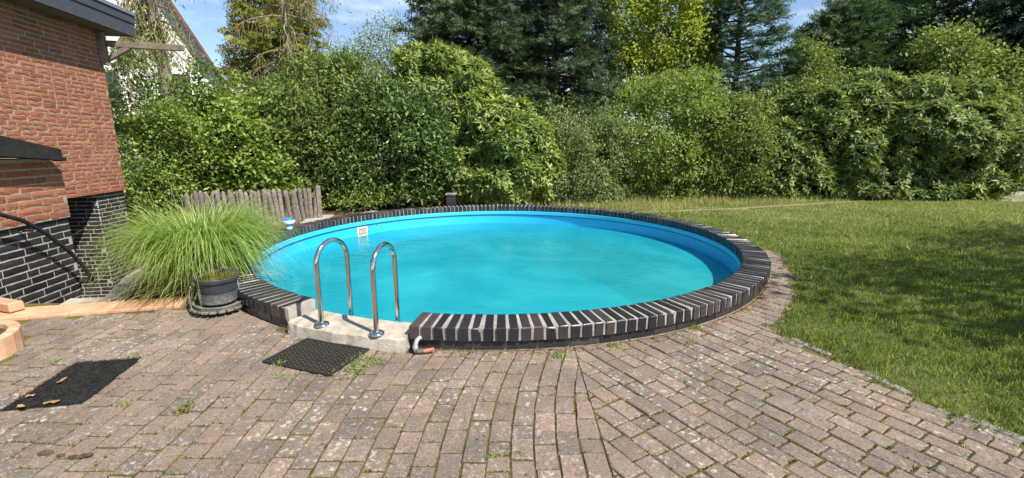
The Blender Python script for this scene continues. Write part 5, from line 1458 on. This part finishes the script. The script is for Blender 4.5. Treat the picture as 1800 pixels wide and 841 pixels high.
# --- moss and tiny weeds in the joints, litter --------------------------------------------------
def joint_moss():
    rng = np.random.default_rng(951); P = []
    for poly, cx, cy in pavers:
        if not in_view(cx, cy): continue
        g = float(snoise(np.array([[cx, cy, 0.0]]), 1.3, 6)[0])
        m = int(max(2, 14 + 12 * g) * min(1.6, 2.4 / cy)) + 1
        pl_ = poly
        for k in range(m):
            i = rng.integers(len(pl_)); a, b = pl_[i], pl_[(i + 1) % len(pl_)]; t = rng.random()
            x, y = a[0] + (b[0] - a[0]) * t, a[1] + (b[1] - a[1]) * t
            d = math.hypot(x - cx, y - cy); P.append((x + (x - cx) / d * .004, y + (y - cy) / d * .004))
    P = np.array(P); n = len(P); P = np.c_[P + rng.normal(size=(n, 2)) * .002, np.full(n, -.012)]
    rep = np.repeat(np.arange(n), 4); m = len(rep); P = P[rep] + np.c_[rng.normal(size=(m, 2)) * .006, np.zeros(m)]
    an = rng.uniform(0, TAU, m); tl = rng.uniform(.2, 1.1, m); D = np.stack([np.cos(an) * np.sin(tl), np.sin(an) * np.sin(tl), np.cos(tl)], 1)
    V, T = leaf_arrays(P, D, rng.normal(size=(m, 3)), rng.uniform(.008, .022, m), rng.uniform(.005, .009, m))
    o = tri_mesh('joint_moss', V, T, M['moss'], None, np.repeat(np.clip(.5 + .25 * rng.normal(size=m), 0, 1), 2)); tag(o, 'moss and seedlings growing in the paving joints', 'moss', kind='stuff')
    # crumbs and dead leaves on the ground
    n = 900; a = rng.uniform(R(-98), R(-25), n); r_ = 3.63 + np.abs(rng.normal(size=n)) * .055
    P = np.stack([PC.x + r_ * np.cos(a), PC.y + r_ * np.sin(a), np.full(n, .004)], 1)
    n2 = 900; Q = np.stack([rng.uniform(-4.9, -2.6, n2), rng.uniform(8.6, 11.6, n2), np.full(n2, -.02)], 1); P = np.concatenate([P, Q])
    n3 = 90; Q = np.stack([rng.uniform(-3.3, 3, n3), rng.uniform(1.9, 3.6, n3), np.full(n3, .006)], 1)
    Q = np.concatenate([Q, np.stack([rng.uniform(2.6, 9, 60), rng.uniform(2.5, 9, 60), np.full(60, .03)], 1)])
    Q = Q[(np.hypot(Q[:, 0] - PC.x, Q[:, 1] - PC.y) > 3.8)]; P = np.concatenate([P, Q]); n = len(P)
    an = rng.uniform(0, TAU, n); D = np.stack([np.cos(an), np.sin(an), rng.normal(size=n) * .25], 1)
    ln = np.where(np.arange(n) < 900, rng.uniform(.01, .03, n), rng.uniform(.03, .07, n)); ln[-len(Q):] = rng.uniform(.012, .03, len(Q))
    V, T = leaf_arrays(P, D, UPV + rng.normal(size=(n, 3)) * .3, ln, ln * .4)
    o = tri_mesh('leaf_litter', V, T, M['lf_litter'], None, np.repeat(np.clip(.45 + .25 * rng.normal(size=n), 0, 1), 2)); tag(o, 'brown crumbs and dead leaves fallen along the pool wall', 'litter', kind='stuff')
joint_moss()
def weed(px, py, label, n, size, seed, mat='lf_bright', spread=0.05, elong=None):
    rng = np.random.default_rng(seed); x_ = (px - 900) / 800
    t = R(11.69); y_ = -(py - 420.5) / 800; d = np.array([x_, math.cos(t) + y_ * math.sin(t), -math.sin(t) + y_ * math.cos(t)]); c = np.array([0, 0, CAM_H]) + d * (CAM_H / -d[2])
    e = empty('weed', tuple(c), label, 'weed', 'weeds in the paving')
    off = rng.normal(size=(n, 2)) * spread
    if elong: off = np.stack([elong[0] * rng.uniform(-.5, .5, n), elong[1] * rng.uniform(-.5, .5, n)], 1) + rng.normal(size=(n, 2)) * spread
    P = c + np.c_[off, np.zeros(n)]; an = rng.uniform(0, TAU, n); tl = rng.uniform(.3, 1.2, n)
    D = np.stack([np.cos(an) * np.sin(tl), np.sin(an) * np.sin(tl), np.cos(tl)], 1)
    V, T = leaf_arrays(P, D, UPV + rng.normal(size=(n, 3)) * .4, size * .62 * rng.uniform(.6, 1.4, n), size * .2 * rng.uniform(.6, 1.2, n))
    tri_mesh('leaves', V, T, M[mat], e, np.repeat(np.clip(.6 + .2 * rng.normal(size=n), 0, 1), 2))
weed(628, 645, 'strip of bright weeds along the right edge of the ringed rubber mat', 170, .05, 1, spread=.016, elong=(.16, .30))
weed(662, 637, 'small weed cushion between the ringed mat and the bent pipe', 60, .045, 2, spread=.035)
weed(495, 642, 'star-shaped weed at the left corner of the ringed mat', 34, .055, 3, spread=.016)
weed(494, 664, 'flat weed in a joint in front of the ringed mat', 26, .035, 4, spread=.025)
weed(985, 625, 'weed sprouting at the foot of the pool wall, nearest the camera', 50, .05, 5, spread=.03)
weed(1080, 612, 'low weed at the pool wall, middle of the three', 50, .045, 6, spread=.035)
weed(1222, 577, 'weed at the pool wall where the rim curves away, furthest right', 50, .05, 7, spread=.03)
weed(1215, 604, 'weed in a paving joint near the right-hand pool wall', 34, .04, 8, spread=.028)
weed(328, 722, 'browning weed in the paving between the flat mat and the camera', 44, .055, 9, 'moss', spread=.03)
weed(240, 628, 'leafy weed at the far corner of the flat black mat', 40, .04, 10, spread=.03, elong=(.12, .02))
weed(95, 637, 'weed left of the flat black mat', 30, .04, 11, spread=.03)
weed(220, 712, 'little weed just right of the flat black mat', 24, .035, 12, spread=.022)
weed(735, 690, 'tiny weed in the paving in front of the bent pipe', 18, .03, 13, spread=.02)
weed(912, 800, 'weed tuft in a joint at the bottom of the picture', 26, .028, 14, spread=.012)
weed(868, 802, 'weed tuft in a joint left of the bottom middle', 24, .028, 15, spread=.012)
